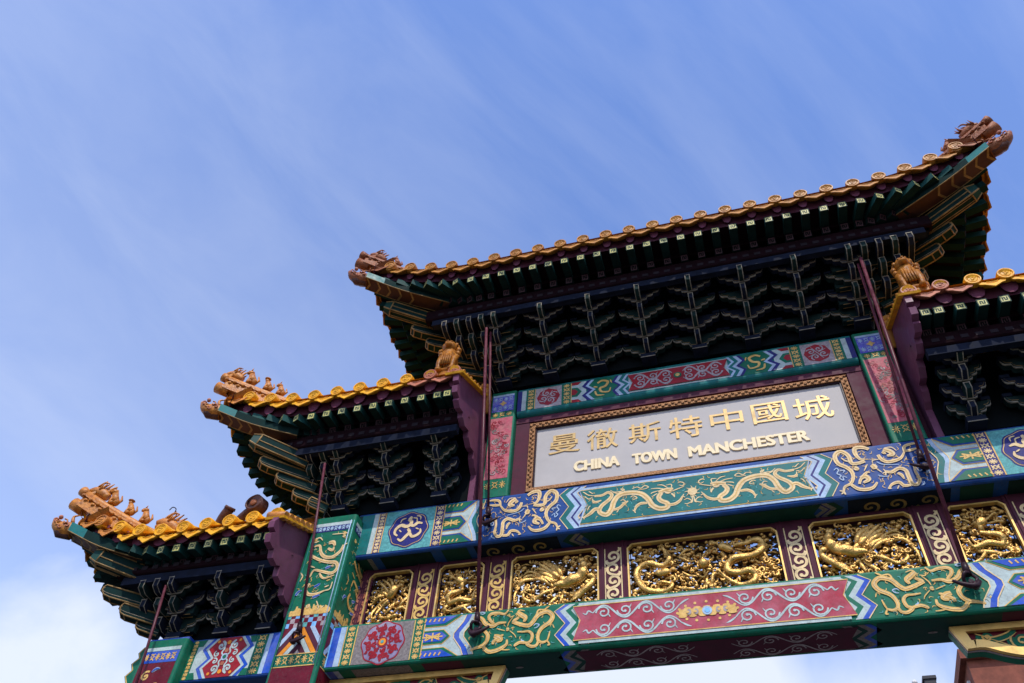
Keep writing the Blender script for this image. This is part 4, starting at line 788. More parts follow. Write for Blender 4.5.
def zkey(w): return w
def carved_panel(x0, x1, label, strokes, kind, mirror=1, seed=1, pearl=None):
    t = thing('%s_carving' % kind, ((x0 + x1) / 2, FY + .05, 7.14), label, 'carving', 'gilded openwork panels of the frieze')
    z0, z1 = 7.135, 8.08; c = .06; w = .012
    g = G()
    def ring(i): return [(x0 + i, z0 + i), (x1 - i, z0 + i), (x1 - i, z1 - c - i * .4), (x1 - c - i * .4, z1 - i), (x0 + c + i * .4, z1 - i), (x0 + i, z1 - c - i * .4)]
    A, B = ring(-.008), ring(w)
    for i in range(6):
        j = (i + 1) % 6
        q = [A[i], A[j], B[j], B[i]]
        g.prism([(x, FY - .004, z) for x, z in q], (0, .06, 0), 'frame_gilding')
    g.build('gilt_edge', t)
    # body of the animal
    g = G(); rr = random.Random(seed)
    for k, (wd, pts) in enumerate(strokes):
        P = [(mirror * p[0], p[1]) for p in pts]
        S = smooth(P, 5); n = len(S)
        r = wd / 2 * (.80 if kind == 'dragon' else .92)
        rad = []
        for i in range(n):
            q = i / (n - 1)
            e = min(1, .55 + q * 3, .30 + (1 - q) * 2.2)
            rad.append(r * e)
        yb = FY + .035 + (k % 4) * .006
        g.tube([(p[0], yb - .015 * math.sin(i * .6 + k) - r * .35 - (.022 if wd >= .08 else 0), p[1]) for i, p in enumerate(S)], rad, 'gilding', 8, flat=.75)
        if wd >= .085 and len(pts) > 5:      # a row of back fins
            for i in range(1, n - 1):
                d = (S[i + 1] - S[i - 1]).normalized(); nn = V((-d.y, d.x)) * (rad[i] * 1.0)
                q = S[i] + nn
                g.blob((q.x, yb - r * .4, q.y), (.014, .012, .014), 'gilding', 5, 3)
    if kind == 'dragon':
        hx, hz = strokes[1][1][0] if False else strokes[0][1][0]
    if pearl: 
        g.blob((pearl[0] * mirror, FY - .01, pearl[1]), .062, 'gilding', 12, 8)
        for i in range(6):
            q = i * math.pi / 3 + .3
            g.tube([(pearl[0] + .05 * math.cos(q), FY + .02, pearl[1] + .05 * math.sin(q)), (pearl[0] + .09 * math.cos(q + .3), FY + .02, pearl[1] + .09 * math.sin(q + .3)), (pearl[0] + .13 * math.cos(q + .1), FY + .02, pearl[1] + .13 * math.sin(q + .1))], [.016, .012, .005], 'gilding', 5)
    g.build(kind, t)
    # clouds and leaves filling the ground, with gaps
    g = G(); area = (x1 - x0) * .75
    for i in range(int(area * 420)):
        x, z = rr.uniform(x0 + .04, x1 - .04), rr.uniform(z0 + .02, z1 - .05)
        u = rr.random(); y = FY + .025 + rr.random() * .09
        s = rr.uniform(.016, .034)
        if u < .55: g.blob((x, y, z), (s * rr.uniform(.9, 1.7), s * .9, s * rr.uniform(.6, 1.0)), 'gilding', 6, 4, Matrix.Rotation(rr.uniform(-.8, .8), 3, 'Y'))
        else:
            a0 = rr.uniform(0, 6.3); sg = rr.choice((-1, 1)); R = rr.uniform(.022, .045)
            g.tube([(x + R * (1 - .6 * q / 7) * math.cos(a0 + sg * q * .75), y - .01, z + R * (1 - .6 * q / 7) * math.sin(a0 + sg * q * .75)) for q in range(8)], [.008, .013, .014, .014, .013, .012, .011, .011], 'gilding', 5)
    # carved rods tie the ground to its edge
    for i in range(int((x1 - x0) * 11)):
        x, z = rr.uniform(x0 + .02, x1 - .1), rr.uniform(z0, z1 - .05); a = rr.uniform(-.7, .7); L = rr.uniform(.12, .3)
        xe = min(x1 - .01, x + L * math.cos(a)); ze = min(z1 - .02, max(z0, z + L * math.sin(a)))
        g.tube([(x, FY + .10, z), ((x + xe) / 2, FY + .09, (z + ze) / 2 + .03), (xe, FY + .10, ze)], .012, 'gilding', 5)
    for i in range(int(area * 950)):       # deeper layer: its dark colour paints the shadow between the clouds
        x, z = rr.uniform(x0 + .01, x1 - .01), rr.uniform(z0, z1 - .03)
        g.blob((x, FY + .13 + rr.random() * .02, z), (rr.uniform(.03, .055), .012, rr.uniform(.014, .028)), 'shadowed_gilding', 6, 3, Matrix.Rotation(rr.uniform(-.5, .5), 3, 'Y'))
    for z in (z0 + .004, z1 - .02): g.box(x0 + .002, x1 - .002, FY + .125, FY + .15, z, z + .014, 'shadowed_gilding')
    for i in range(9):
        x = x0 + .01 + (x1 - x0 - .03) * i / 8; g.box(x, x + .01, FY + .126, FY + .15, z0 + .004, z1 - .01, 'shadowed_gilding')
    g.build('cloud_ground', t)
    return t
carved_panel(-.925, .925, 'widest gilded openwork panel, two dragons facing a pearl, middle of the frieze', TR['cenR'] + TR['cenL'], 'dragon', 1, 21, pearl=(.0, 7.67))
carved_panel(-2.465, -1.31, 'gilded openwork panel of a phoenix facing right, wings spread, left of the two-dragon panel', TR['phoenix'], 'phoenix', 1, 22)
carved_panel(1.31, 2.465, 'gilded openwork panel of a phoenix facing left, wings spread, right of the two-dragon panel', TR['phoenix'], 'phoenix', -1, 23)
carved_panel(-3.485, -2.855, 'narrow gilded openwork panel of a front facing dragon, behind the left tie rod', TR['smalldrag'], 'dragon', 1, 24)
carved_panel(2.855, 3.485, 'narrow gilded openwork panel of a front facing dragon, behind the right tie rod', TR['smalldrag'], 'dragon', -1, 25)
carved_panel(-4.515, -3.88, 'small gilded openwork panel of a phoenix, nearest the green dragon pillar', TR['smallphx'], 'phoenix', 1, 26)
carved_panel(3.88, 4.515, 'gilded openwork phoenix panel cut by the right edge of the photo', TR['smallphx'], 'phoenix', -1, 27)

# ================================================================== pillars
def inner_pillar(m, label):
    PX0, PX1, PY0, PY1 = -5.335, -4.662, -.15, .72
    t = thing('painted_pillar', (m * -5.0, .285, .13), label, 'pillar')
    g = G(); a, b = sorted((m * PX0, m * PX1)); g.zbox(a, b, PY0, PY1, .75, 8.76, 'green_paint', .045)
    g.build('shaft', t)
    g = G(); g.zbox(a - .12, b + .12, PY0 - .12, PY1 + .12, .13, .62, 'stone', .03); g.zbox(a - .06, b + .06, PY0 - .06, PY1 + .06, .622, .748, 'stone', .05); g.build('plinth', t)
    for side in (0, 1):       # the front and the face turned to the opening
        if side == 0:
            F = Face((0, PY0, 0), mirror=m); u0, u1 = PX0 + .048, PX1 - .048
        else:
            F = Face((m * PX1, 0, 0), (0, 1, 0), (0, 0, 1), (m, 0, 0)); u0, u1 = PY0 + .048, PY1 - .048
        F.rect(u0, u1, 8.60, 8.655, 'white_paint'); F.rect(u0, u1, 8.505, 8.60, 'navy_paint'); F.fret(u0 + .02, u1 - .02, 8.512, 8.595, 'pale_blue_paint', 2, w=.014)
        # lower bands
        n = 9
        cw = (u1 - u0) / n
        for r in range(3):
            for i in range(n):
                F.rect(u0 + i * cw, u0 + (i + 1) * cw, 7.03 + r * .065, 7.095 + r * .065, 'deep_maroon_paint' if (i + r) % 2 else ('sky_blue_paint', 'pale_grey_paint', 'teal_ground')[(i // 2 + r) % 3], 1)
        if side == 0 or True:
            c = (u0 + u1) / 2; zb, zt = 6.67, 7.03
            F.rect(u0, u1, zb, zt, 'deep_maroon_paint')
            cols = ['pale_blue_paint', 'orange_paint', 'pale_grey_paint', 'maroon_paint', 'white_paint', 'orange_paint', 'maroon_paint', 'pale_blue_paint']
            hw = (u1 - u0) / 2; st = .075
            for s in (-1, 1):
                for i in range(8):
                    # stripes leaning towards the middle
                    pts = []
                    k0, k1 = -.18 + i * st, -.18 + (i + .92) * st
                    lean = .26
                    q = [(k0, zb), (k1, zb), (k1 - lean, zt), (k0 - lean, zt)]
                    # clip to 0..hw by walking the edges
                    def clip(poly, lim, keep):
                        out = []
                        for a_, b_ in zip(poly, poly[1:] + poly[:1]):
                            ia, ib = keep(a_[0], lim), keep(b_[0], lim)
                            if ia: out.append(a_)
                            if ia != ib:
                                f = (lim - a_[0]) / (b_[0] - a_[0]); out.append((lim, a_[1] + f * (b_[1] - a_[1])))
                        return out
                    q = clip(q, 0, lambda x, l: x >= l)
                    if q: q = clip(q, hw, lambda x, l: x <= l)
                    if len(q) >= 3: F.poly([(c + s * x, z) for x, z in (q if s > 0 else q[::-1])], cols[i], 2)
            F.rect(u0, u1, 6.50, 6.668, 'green_paint'); F.fret(u0 + .02, u1 - .02, 6.52, 6.655, 'gold_paint', 2, w=.012)
            F.ribbon([(u0, 6.664), (u1, 6.664)], .012, 'gold_paint', 2.5, raw=True, taper=None); F.ribbon([(u0, 6.504), (u1, 6.504)], .012, 'gold_paint', 2.5, raw=True, taper=None)
        F.rect(u0, u1, .80, 6.498, 'deep_maroon_paint')
        F.build('banded_foot', t)
        if side == 0: F = Face((0, PY0, 0), mirror=m)
        else: F = Face((m * PX1, 0, 0), (0, 1, 0), (0, 0, 1), (m, 0, 0))
        dx = 0 if side == 0 else (u0 + u1) / 2 + 4.99
        mv = lambda L: [(w, [(x + dx, z) for x, z in p]) for w, p in L]
        F.strokes(mv(TR['pildrag']), 'cream_gold_paint' if side == 0 else 'gold_paint', 3, 'gold_paint')
        F.strokes(mv([(.045, p) for w, p in TR['pilcomma']]), 'pale_blue_paint', 2); F.strokes(mv([(.02, p) for w, p in TR['pilcomma']]), 'bright_blue_paint', 4)
        rr = random.Random(8)
        for i in range(70):
            x, z, q = rr.uniform(u0 + .04, u1 - .04), rr.uniform(7.38, 8.46), rr.uniform(0, 6.3)
            F.ribbon([(x, z), (x + .02 * math.cos(q), z + .02 * math.sin(q)), (x + .05 * math.cos(q + .9), z + .05 * math.sin(q + .9))], .009, rr.choice(['gold_paint', 'gold_paint', 'teal_ground']), 2, n=3)
        for i in range(26):       # gold flames above the chequer
            x = u0 + .03 + (u1 - u0 - .06) * i / 25
            F.ribbon([(x, 7.20), (x + rr.uniform(-.03, .03), 7.25), (x + rr.uniform(-.04, .04), 7.26 + rr.random() * .09)], .05, 'gold_paint', 2 + .1 * (i % 4), n=3)
        for x, z in ((u1 - .06, 8.44), (u0 + .08, 8.38)): F.disc((x, z), .03, 'gold_paint', 3, 8, 5, .3)
        F.build('dragon_motif', t)
    g = G()
    for x, mt in ((PX1 - .062, 'pale_blue_paint'), (PX1 - .020, 'teal_ground'), (PX0 + .06, 'teal_paint')):
        g.tube([(m * x, PY0 - .006 + (.012 if x > PX1 - .03 else 0), 6.5), (m * x, PY0 - .006 + (.012 if x > PX1 - .03 else 0), 8.66)], .007, mt, 6)
    g.build('edge_bead', t)
    return t
inner_pillar(1, 'tall square pillar with a gold dragon on green above striped and chequered bands')
inner_pillar(-1, 'tall square green dragon pillar at the far right end of the beams, outside the photo')

t = thing('painted_pillar', (-7.02, .285, .13), 'outer pillar with maroon shaft and green and blue head under the lowest roof', 'pillar')
g = G(); g.zbox(-7.335, -6.70, -.15, .72, .75, 7.05, 'green_paint', .045); g.build('shaft', t)
g = G(); g.zbox(-7.45, -6.58, -.27, .84, .13, .62, 'stone', .03); g.zbox(-7.39, -6.64, -.21, .78, .622, .748, 'stone', .05); g.build('plinth', t)
F = Face((0, -.15, 0)); u0, u1 = -7.287, -6.748
F.rect(u0, u1, 6.895, 6.945, 'white_paint'); F.rect(u0, u1, 6.73, 6.89, 'bright_blue_paint'); F.fret(u0 + .03, u1 - .03, 6.75, 6.87, 'gold_paint', 2, w=.014); F.rect(u0, u1, .8, 6.725, 'deep_maroon_paint')
for i in range(10):
    z = 6.55 - i * .35
    F.spiral((-7.12 + (.2 if i % 2 else 0), z), .07, 1, 1.3, .026, 'gold_paint', 2); F.spiral((-6.92 - (.12 if i % 2 else 0), z - .16), .06, 3, 1.3, .022, 'gold_paint', 2, -1)
    F.ribbon([(-7.05, z + .05), (-7.0, z + .09), (-6.94, z + .09)], .045, 'pale_blue_paint', 2); F.ribbon([(-7.05, z + .05), (-7.0, z + .09), (-6.94, z + .09)], .02, 'bright_blue_paint', 4)
F.build('head_bands', t)
g = G()   # carved beam end that sticks out past the pillar
prof = [(-7.335, 7.08), (-7.50, 7.08), (-7.56, 7.0), (-7.52, 6.93), (-7.60, 6.85), (-7.55, 6.76), (-7.62, 6.68), (-7.56, 6.58), (-7.50, 6.5), (-7.335, 6.45)]
g.prism([(x, .02, z) for x, z in prof], (0, .5, 0), 'green_paint', 'dark_green_paint')
be = g.build('beam_end', t)
F = Face((0, .02, 0)); F.ribbon([(x + .02, z) for x, z in prof[1:-1]], .016, 'gold_paint', 1, raw=True, taper=None); F.build('gold_line', be)
g = G(); g.box(-7.33, -6.72, -.10, .66, 7.053, 7.10, 'bright_blue_paint'); g.build('cap_block', t)

# wing beam between the two left pillars
wb = thing('painted_beam', (-6.0, 0, 6.5), 'short painted beam with a red scroll lozenge between the outer pillar and the dragon pillar', 'beam')
g = G(); g.bbox(-6.72, -5.32, 0, .57, 6.5, 7.11, 'blue_paint', .035); g.build('beam_body', wb)
F = Face((0, 0, 0)); v0, v1 = 6.535, 7.078

for a, b in ((-6.70, -6.60), (-5.745, -5.58)):
    F.rect(a, b, v0, v1, 'green_paint'); F.fret(a + .015, b - .015, v0, v1, 'gold_paint', 2, w=.015)
F.rect(-6.60, -5.745, v0, v1, 'white_paint'); F.rect(-5.58, -5.52, v0, v1, 'pale_blue_paint'); F.rect(-5.52, -5.34, v0, v1, 'bright_blue_paint')
c = (v0 + v1) / 2
def loz(k): return [(-6.30 + k, v1), (-6.42 + k, c + .13), (-6.30 + k, c), (-6.42 + k, c - .13), (-6.32 + k, v0)], [(-5.98 - k, v0), (-5.86 - k, c - .13), (-5.98 - k, c), (-5.86 - k, c + .13), (-5.98 - k, v1)]
a, b = loz(-.10); F.poly(a + b, 'bright_blue_paint', 2); a, b = loz(-.045); F.poly(a + b, 'white_paint', 3); a, b = loz(0); F.poly(a + b, 'red_paint', 4)
for u, s in ((-6.60, 1), (-5.745, -1)):
    F.poly([(u, c + .18), (u + s * .07, c + .18), (u + s * .11, v1), (u, v1)], 'green_paint', 2); F.poly([(u, c - .18), (u + s * .07, c - .18), (u + s * .11, v0), (u, v0)], 'green_paint', 2)
F.build('painted_bands', wb)
F = Face((0, 0, 0))
cx = -6.14
for sx in (-1, 1):
    for sz in (-1, 1):
        F.spiral((cx + sx * .10, c + sz * .16), .065, math.pi / 2 * sz, 1.25, .024, 'white_paint', 5.3, sgn=sx * sz)
        F.ribbon([(cx, c), (cx + sx * .06, c + sz * .06), (cx + sx * .04, c + sz * .13), (cx + sx * .10, c + sz * .225)], .022, 'white_paint', 5.6)
        F.spiral((cx + sx * .13, c + sz * .05), .045, 2, 1.1, .018, 'white_paint', 5.4, sgn=-sx * sz)
        F.disc((cx + sx * .16, c + sz * .22), .022, 'orange_paint', 6, 8)
    F.disc((cx, c + sx * .2), .03, 'orange_paint', 6, 8)
F.disc((cx, c), .05, 'pale_blue_paint', 6, 10); F.disc((cx, c), .028, 'green_paint', 7, 8); F.disc((cx, c + .09), .03, 'red_tile', 6, 8); F.disc((cx, c - .09), .03, 'red_tile', 6, 8)
F.build('scroll_lozenge', wb)

# carved brackets under the lower beam
def spandrel(m, label):
    t = thing('carved_spandrel', (m * 4.6, .2, 6.4), label, 'bracket')
    Y0, Y1 = .205, .385
    bot = smooth([(2.50, 6.235), (2.66, 6.235), (2.82, 6.17), (2.98, 6.125), (3.16, 6.14), (3.36, 6.10), (3.6, 5.98), (3.85, 5.95), (4.1, 5.80), (4.35, 5.70), (4.66, 5.62)], 4)
    bot = [(p.x, p.y) for p in bot]
    out = [(2.40, 6.485)] + bot + [(4.66, 6.485)]
    w = .085
    inn_bot = [(x + (.06 if i < 2 else 0), z + w) for i, (x, z) in enumerate(bot)]
    inner = [(2.535, 6.42)] + inn_bot + [(4.60, 6.42)]
    M = lambda x: m * x
    g = G()
    # gilt border: strips along the outline
    n = len(out)
    for i in range(n):
        j = (i + 1) % n
        g.prism([(M(out[i][0]), Y0, out[i][1]), (M(out[j][0]), Y0, out[j][1]), (M(inner[j][0]), Y0, inner[j][1]), (M(inner[i][0]), Y0, inner[i][1])], (0, .05, 0), 'frame_gilding')
    g.build('gilt_border', t)
    g = G(); g.prism([(M(x), Y0 + .06, z) for x, z in out], (0, Y1 - Y0 - .06, 0), 'deep_maroon_paint', 'pale_grey_paint'); g.build('board', t)
    g = G()   # painted soffit line
    P = [out[0]] + bot
    for i in range(len(P) - 1):
        a, b = P[i], P[i + 1]
        g.poly([(M(a[0]), Y0 + .09, a[1] - .004), (M(b[0]), Y0 + .09, b[1] - .004), (M(b[0]), Y1 + .01, b[1] - .004), (M(a[0]), Y1 + .01, a[1] - .004)], 'green_paint')
    g.build('soffit_paint_line', t)
    F = Face((0, Y0 + .06, 0), mirror=m)
    for x, z, r, s in ((3.02, 6.29, .085, 1), (3.40, 6.31, .09, -1), (3.78, 6.22, .11, 1), (4.15, 6.17, .13, -1), (4.42, 6.0, .10, 1), (2.72, 6.36, .035, 1)):
        F.spiral((x, z), r * 1.25, 2.5, 1.3, .075, 'green_paint', 3, s); F.spiral((x, z), r * 1.25, 2.5, 1.3, .02, 'gold_paint', 6, s)
    for p in ([(2.62, 6.38), (2.75, 6.33), (2.9, 6.36), (3.0, 6.42)], [(2.75, 6.31), (3.0, 6.19), (3.2, 6.26), (3.28, 6.40)], [(3.3, 6.38), (3.55, 6.2), (3.7, 6.1)], [(3.6, 6.4), (3.9, 6.38), (4.0, 6.25)], [(3.9, 6.05), (4.2, 5.95), (4.5, 5.8)], [(4.3, 6.35), (4.5, 6.25)]):
        F.ribbon(p, .07, 'green_paint', 3.4); F.ribbon([(x, z + .03) for x, z in p], .016, 'gold_paint', 5.5); F.ribbon([(x, z - .03) for x, z in p], .013, 'gold_paint', 5.7)
    F.build('leaf_scroll', t)
spandrel(1, 'gilt edged carved spandrel with green scrolls under the beam at lower right')
spandrel(-1, 'gilt edged carved spandrel under the beam, cut by the bottom edge left of centre')

# ================================================================== roofs
YC = 0.25
class Eave:
    """one eave line: a runs along it, b inward; corner ends sweep up and out"""
    def __init__(s, A, B, O, a0, a1, z, c0, c1, flare, rise, Lc, purl):
        s.A, s.B, s.O = V((*A, 0)), V((*B, 0)), V((*O, 0)); s.a0, s.a1, s.z = a0, a1, z
        s.c0, s.c1, s.flare, s.rise, s.Lc, s.purl = c0, c1, flare, rise, Lc, purl
    def t(s, a):
        t = 0
        if s.c0: t = max(t, 1 - (a - s.a0) / s.Lc)
        if s.c1: t = max(t, 1 - (s.a1 - a) / s.Lc)
        return max(0, min(1, t))
    def b(s, a): return -s.flare * s.t(a) ** 2
    def ez(s, a): return s.z + s.rise * s.t(a) ** 2
    def W(s, a, b, z): 
        p = s.O + s.A * a + s.B * b; return V((p.x, p.y, z))
    def inner(s, a, b_in, along):
        """where a rafter through the eave at a starts, b_in inside: rafters fan out at a corner"""
        for c, end, sg in ((s.c0, s.a0, 1), (s.c1, s.a1, -1)):
            if c:
                d = (a - end) * sg
                if d < s.Lc:
                    start = along * b_in
                    return end + sg * (start + (d / s.Lc) * max(0.0, s.Lc - start))
        return a

# shared tile meshes, modelled at the origin facing -y
def disc_mesh(mat, rim):
    g = G(); n = 16
    rad = [(0.0, -.010), (.056, -.010), (.062, -.004), (.078, -.004), (.082, -.016), (.097, -.016), (.101, -.004), (.101, .03), (.088, .30)]
    til = -.22
    rings = []
    for r, y in rad[1:]:
        rings.append(g.add([(r * math.cos(q), y, r * math.sin(q) + (-y * til)) for q in [2 * math.pi * k / n for k in range(n)]]))
    c = g.add([(0, -.016, 0)])
    for k in range(n): g.face([c, rings[0] + k, rings[0] + (k + 1) % n], rim)
    for i in range(len(rings) - 1):
        for k in range(n): g.face([rings[i] + k, rings[i + 1] + k, rings[i + 1] + (k + 1) % n, rings[i] + (k + 1) % n], rim if i < 2 else mat, i >= 5)
    for q in (.4, 2.2, 4.4): g.blob((.022 * math.cos(q), -.016, .022 * math.sin(q)), (.020, .004, .015), mat, 6, 3)
    return g.mesh('eave_disc')
def drip_mesh(mat):
    g = G()
    top = [(-.155, .035), (-.11, -.012), (-.055, -.042), (0, -.052), (.055, -.042), (.11, -.012), (.155, .035)]
    bot = [(.155, -.020), (.125, -.075), (.085, -.090), (.05, -.125), (0, -.165), (-.05, -.125), (-.085, -.090), (-.125, -.075), (-.155, -.020)]
    g.prism([(x, -.004 + z * .25, z) for x, z in top + bot], (0, .022, .003), mat)
    for i in range(6):
        a, b = top[i], top[i + 1]
        g.poly([(a[0], .005, a[1]), (b[0], .005, b[1]), (b[0], .40, b[1] + .18), (a[0], .40, a[1] + .18)], mat)
        g.poly([(a[0], .020, a[1] - .02), (b[0], .020, b[1] - .02), (b[0], .40, b[1] + .16), (a[0], .40, a[1] + .16)], mat)
    g.tube([(-.06, -.024, -.045), (0, -.03, -.066), (.06, -.024, -.045)], .006, mat, 5)
    return g.mesh('drip_tile')
DISC = {k: disc_mesh(*v) for k, v in {'yellow': ('yellow_tile', 'yellow_tile'), 'amber': ('amber_tile', 'amber_tile'), 'red': ('red_tile', 'red_tile'), 'orange': ('orange_tile', 'orange_tile'), 'umber': ('umber_tile', 'umber_tile')}.items()}
DRIP = {k: drip_mesh(v) for k, v in {'yellow': 'yellow_tile', 'amber': 'amber_tile', 'red': 'red_tile', 'orange': 'orange_tile', 'umber': 'umber_tile'}.items()}

def rafter_bar(p0, p1, w, mat, endmat, dark, h=None, bottom=None):
    """p0 is the free end; a fret is laid on the end face"""
    g = G(); g.beam(p0, p1, w, h or w, mat, endmat, bottom=bottom)
    d = (V(p1) - V(p0)).normalized(); r = d.cross(V((0, 0, 1))).normalized(); u = r.cross(d)
    def Q(x, y): return V(p0) - d * .003 + r * (x * w) + u * (y * w)
    s = .055
    for x0, y0, x1, y1 in ((-.5, -.5, .5, -.41), (-.5, .41, .5, .5), (-.5, -.41, -.41, .41), (.41, -.41, .5, .41),
                           (-.28, .10, .05, .22), (-.05, -.22, .28, -.10), (-.28, -.26, -.16, .10), (.16, -.10, .28, .26), (-.06, -.10, .06, .10)):
        g.poly([Q(x0, y0), Q(x1, y0), Q(x1, y1), Q(x0, y1)], dark)
    return g

def make_roof(nm, label, cfg):
    ye, ze, xl, xr, hl, hr = cfg['ye'], cfg['ze'], cfg['xl'], cfg['xr'], cfg['hl'], cfg['hr']
    fl, rise, Lc, S = cfg['flare'], cfg['rise'], cfg['Lc'], cfg.get('S', .52)
    pf, psd = cfg['pf'], cfg['ps']       # distance eave -> purlin, front and side
    base_z = cfg['wz']
    sp = cfg.get('sp', .378)
    t = thing(nm, ((xl + xr) / 2, YC, base_z), label, 'roof')
    eaves = []
    yb = 2 * YC - ye
    fx0, fx1 = xl, xr                    # tile corner positions along the front
    E = Eave((1, 0), (0, 1), (0, ye), fx0, fx1, ze, hl, hr, fl, rise, Lc, pf); eaves.append(('front', E))
    eaves.append(('back', Eave((1, 0), (0, -1), (0, yb), fx0, fx1, ze, hl, hr, fl, rise, Lc, pf)))
    if hl: eaves.append(('side', Eave((0, 1), (1, 0), (xl - cfg['bulge'], 0), ye - fl, yb + fl, ze, True, True, -cfg['bulge'], rise, min(Lc, 1.4), psd)))
    if hr: eaves.append(('side', Eave((0, 1), (-1, 0), (xr + cfg['bulge'], 0), ye - fl, yb + fl, ze, True, True, -cfg['bulge'], rise, min(Lc, 1.4), psd)))
    H = ze + S * (YC - ye)               # height of the ridge line
    hipk = psd / pf                      # plan slope of the hips
    slope = G(); sof = G(); board = G()
    for kind, e in eaves:
        L = e.a1 - e.a0
        nt = max(2, round(L / sp)); st = L / nt
        run = (YC - ye) if kind in ('front', 'back') else (YC - ye + fl) * hipk
        Sl = (H - ze) / run
        k_al = hipk if kind in ('front', 'back') else 1 / hipk
        def surf(a, q, e=e, run=run, Sl=Sl, k_al=k_al):
            b0 = e.b(a)
            lim = run
            if e.c0: lim = min(lim, max(0.02, (a - e.a0) / k_al))
            if e.c1: lim = min(lim, max(0.02, (e.a1 - a) / k_al))
            b = b0 + (lim - b0) * q
            z = e.z + Sl * max(b, b0) + (e.ez(a) - e.z) * max(0, 1 - (b - b0) / 1.1) ** 2 - .03
            return e.W(a, b, z)
        na = nt * 2; prev = None
        for i in range(na + 1):
            a = e.a0 + L * i / na
            r = slope.add([surf(a, q / 6) for q in range(7)])
            if prev is not None:
                for q in range(6): slope.face([prev + q, r + q, r + q + 1, prev + q + 1], cfg['tile'] + '_tile', True)
            prev = r
        rotz = math.atan2(e.A.y, e.A.x) if kind == 'front' else (math.atan2(-e.B.x, e.B.y))
        rotz = {'front': 0, 'back': math.pi}.get(kind, math.atan2(-e.B.x, e.B.y))
        nc = cfg.get('ncorner', 2)
        for i in range(nt + 1):
            a = e.a0 + L * i / nt
            if kind == 'front' and not (hl or hr): pass
            col = cfg['tile']
            dl, dr = (i if e.c0 else 99), (nt - i if e.c1 else 99)
            if min(dl, dr) < nc: col = cfg['corner']
            if kind == 'front':
                if (not hl and i < 2) or (not hr and nt - i < 2): col = cfg.get('end', 'red')
            if min(dl, dr) == 0: continue
            p = e.W(a, e.b(a), e.ez(a) + .02)
            if kind != 'back': inst(DISC[col], 'eave_disc', t, p, rotz)
            bz = e.ez(a) - .01
            pk = cfg.get('pink', .8); hh = (cfg['fd'] - .075) * (.55 + .45 * pk)
            q = [(-.125, 0), (.125, 0), (.12, -hh * .55), (.085, -hh * .86), (.03, -hh), (-.03, -hh), (-.085, -hh * .86), (-.12, -hh * .55)]
            board.poly([e.W(a + x * pk, e.b(a) + .088, bz + z) for x, z in q], 'magenta_paint')
            S5 = [surf(a, q / 5) + V((0, 0, .045)) for q in range(6)]
            if (S5[-1] - S5[0]).length > .15: slope.tube(S5, .075, cfg['tile'] + '_tile', 8)
        for i in range(nt):
            a = e.a0 + L * (i + .5) / nt
            dl, dr = (i if e.c0 else 99), (nt - 1 - i if e.c1 else 99)
            col = cfg['tile'] if min(dl, dr) >= nc else cfg['corner']
            if kind == 'front' and ((not hl and i < 2) or (not hr and nt - 1 - i < 2)): col = cfg.get('end', 'red')
            p = e.W(a, e.b(a) + .02, e.ez(a) - .045)
            if kind != 'back': inst(DRIP[col], 'drip_tile', t, p, rotz, (st / .335, 1, 1))
        # wavy board under the tiles
        nb = nt * 4; pv = None
        for i in range(nb + 1):
            a = e.a0 + L * i / nb
            top = e.ez(a) - .01 - .05 * (1 - math.cos(2 * math.pi * i / 4)) / 2
            r = board.add([e.W(a, e.b(a) + .115, top), e.W(a, e.b(a) + .12, e.ez(a) - cfg['fd'] + .065)])
            if pv is not None: board.face([pv, pv + 1, r + 1, r], 'band_maroon')
            pv = r
        # rafters
        rs = cfg.get('rs', .262)
        nr = max(2, round(L / rs))
        along = k_al
        fly, low = [], []
        for i in range(nr + 1):
            a = e.a0 + L * (i + (.0 if not (e.c0 or e.c1) else .0)) / nr
            if (e.c0 and a - e.a0 < .12) or (e.c1 and e.a1 - a < .12): continue
            if (not e.c0 and a - e.a0 < .05): a = e.a0 + .10
            if (not e.c1 and e.a1 - a < .05): a = e.a1 - .10
            b0 = e.b(a); dz = e.ez(a) - e.z
            p0 = e.W(a, b0 + .10, e.ez(a) - cfg['fd'])
            bi = cfg['lb'] + .30; ai = e.inner(a, bi, along)
            p1 = e.W(ai, bi, e.z - cfg['fd'] + .05 + dz * .12)
            fly.append((p0, p1))
            al = e.inner(a, 0.0, 0) if False else (a + (e.inner(a, bi, along) - a) * .55)
            bl = cfg['lb'] + b0 * .6
            q0 = e.W(al, bl, e.z - cfg['ld'] + dz * .55)
            bi2 = e.purl + .55; ai2 = e.inner(a, bi2, along)
            q1 = e.W(ai2, bi2, e.z - cfg['ld'] + (bi2 - bl) * .42 + dz * .05)
            low.append((q0, q1))
        for p0, p1 in fly:
            if kind == 'back': continue
            rafter_bar(p0, p1, .118, 'rafter_teal_lit', 'rafter_end_gold', 'dark_green_paint', bottom='rafter_green').build('flying_rafter', t)  # lighter sides, darker bottoms: the fall of light is painted in
        for p0, p1 in low:
            if kind == 'back': continue
            rafter_bar(p0, p1, .120, 'rafter_green', 'rafter_end_dim', 'black_paint').build('lower_rafter', t)
        for lst, up in ((fly, .062), (low, .063)):
            pv = None
            for p0, p1 in lst:
                d = (p1 - p0); q = p1 + d.normalized() * (.3 if lst is fly else .25)
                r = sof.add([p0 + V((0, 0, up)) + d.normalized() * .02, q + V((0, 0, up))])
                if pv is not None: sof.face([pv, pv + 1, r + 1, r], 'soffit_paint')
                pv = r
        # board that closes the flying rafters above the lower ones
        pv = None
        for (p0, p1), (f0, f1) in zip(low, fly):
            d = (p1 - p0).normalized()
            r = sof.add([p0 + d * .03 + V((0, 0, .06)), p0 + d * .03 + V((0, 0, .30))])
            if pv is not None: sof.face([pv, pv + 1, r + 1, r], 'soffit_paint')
            pv = r
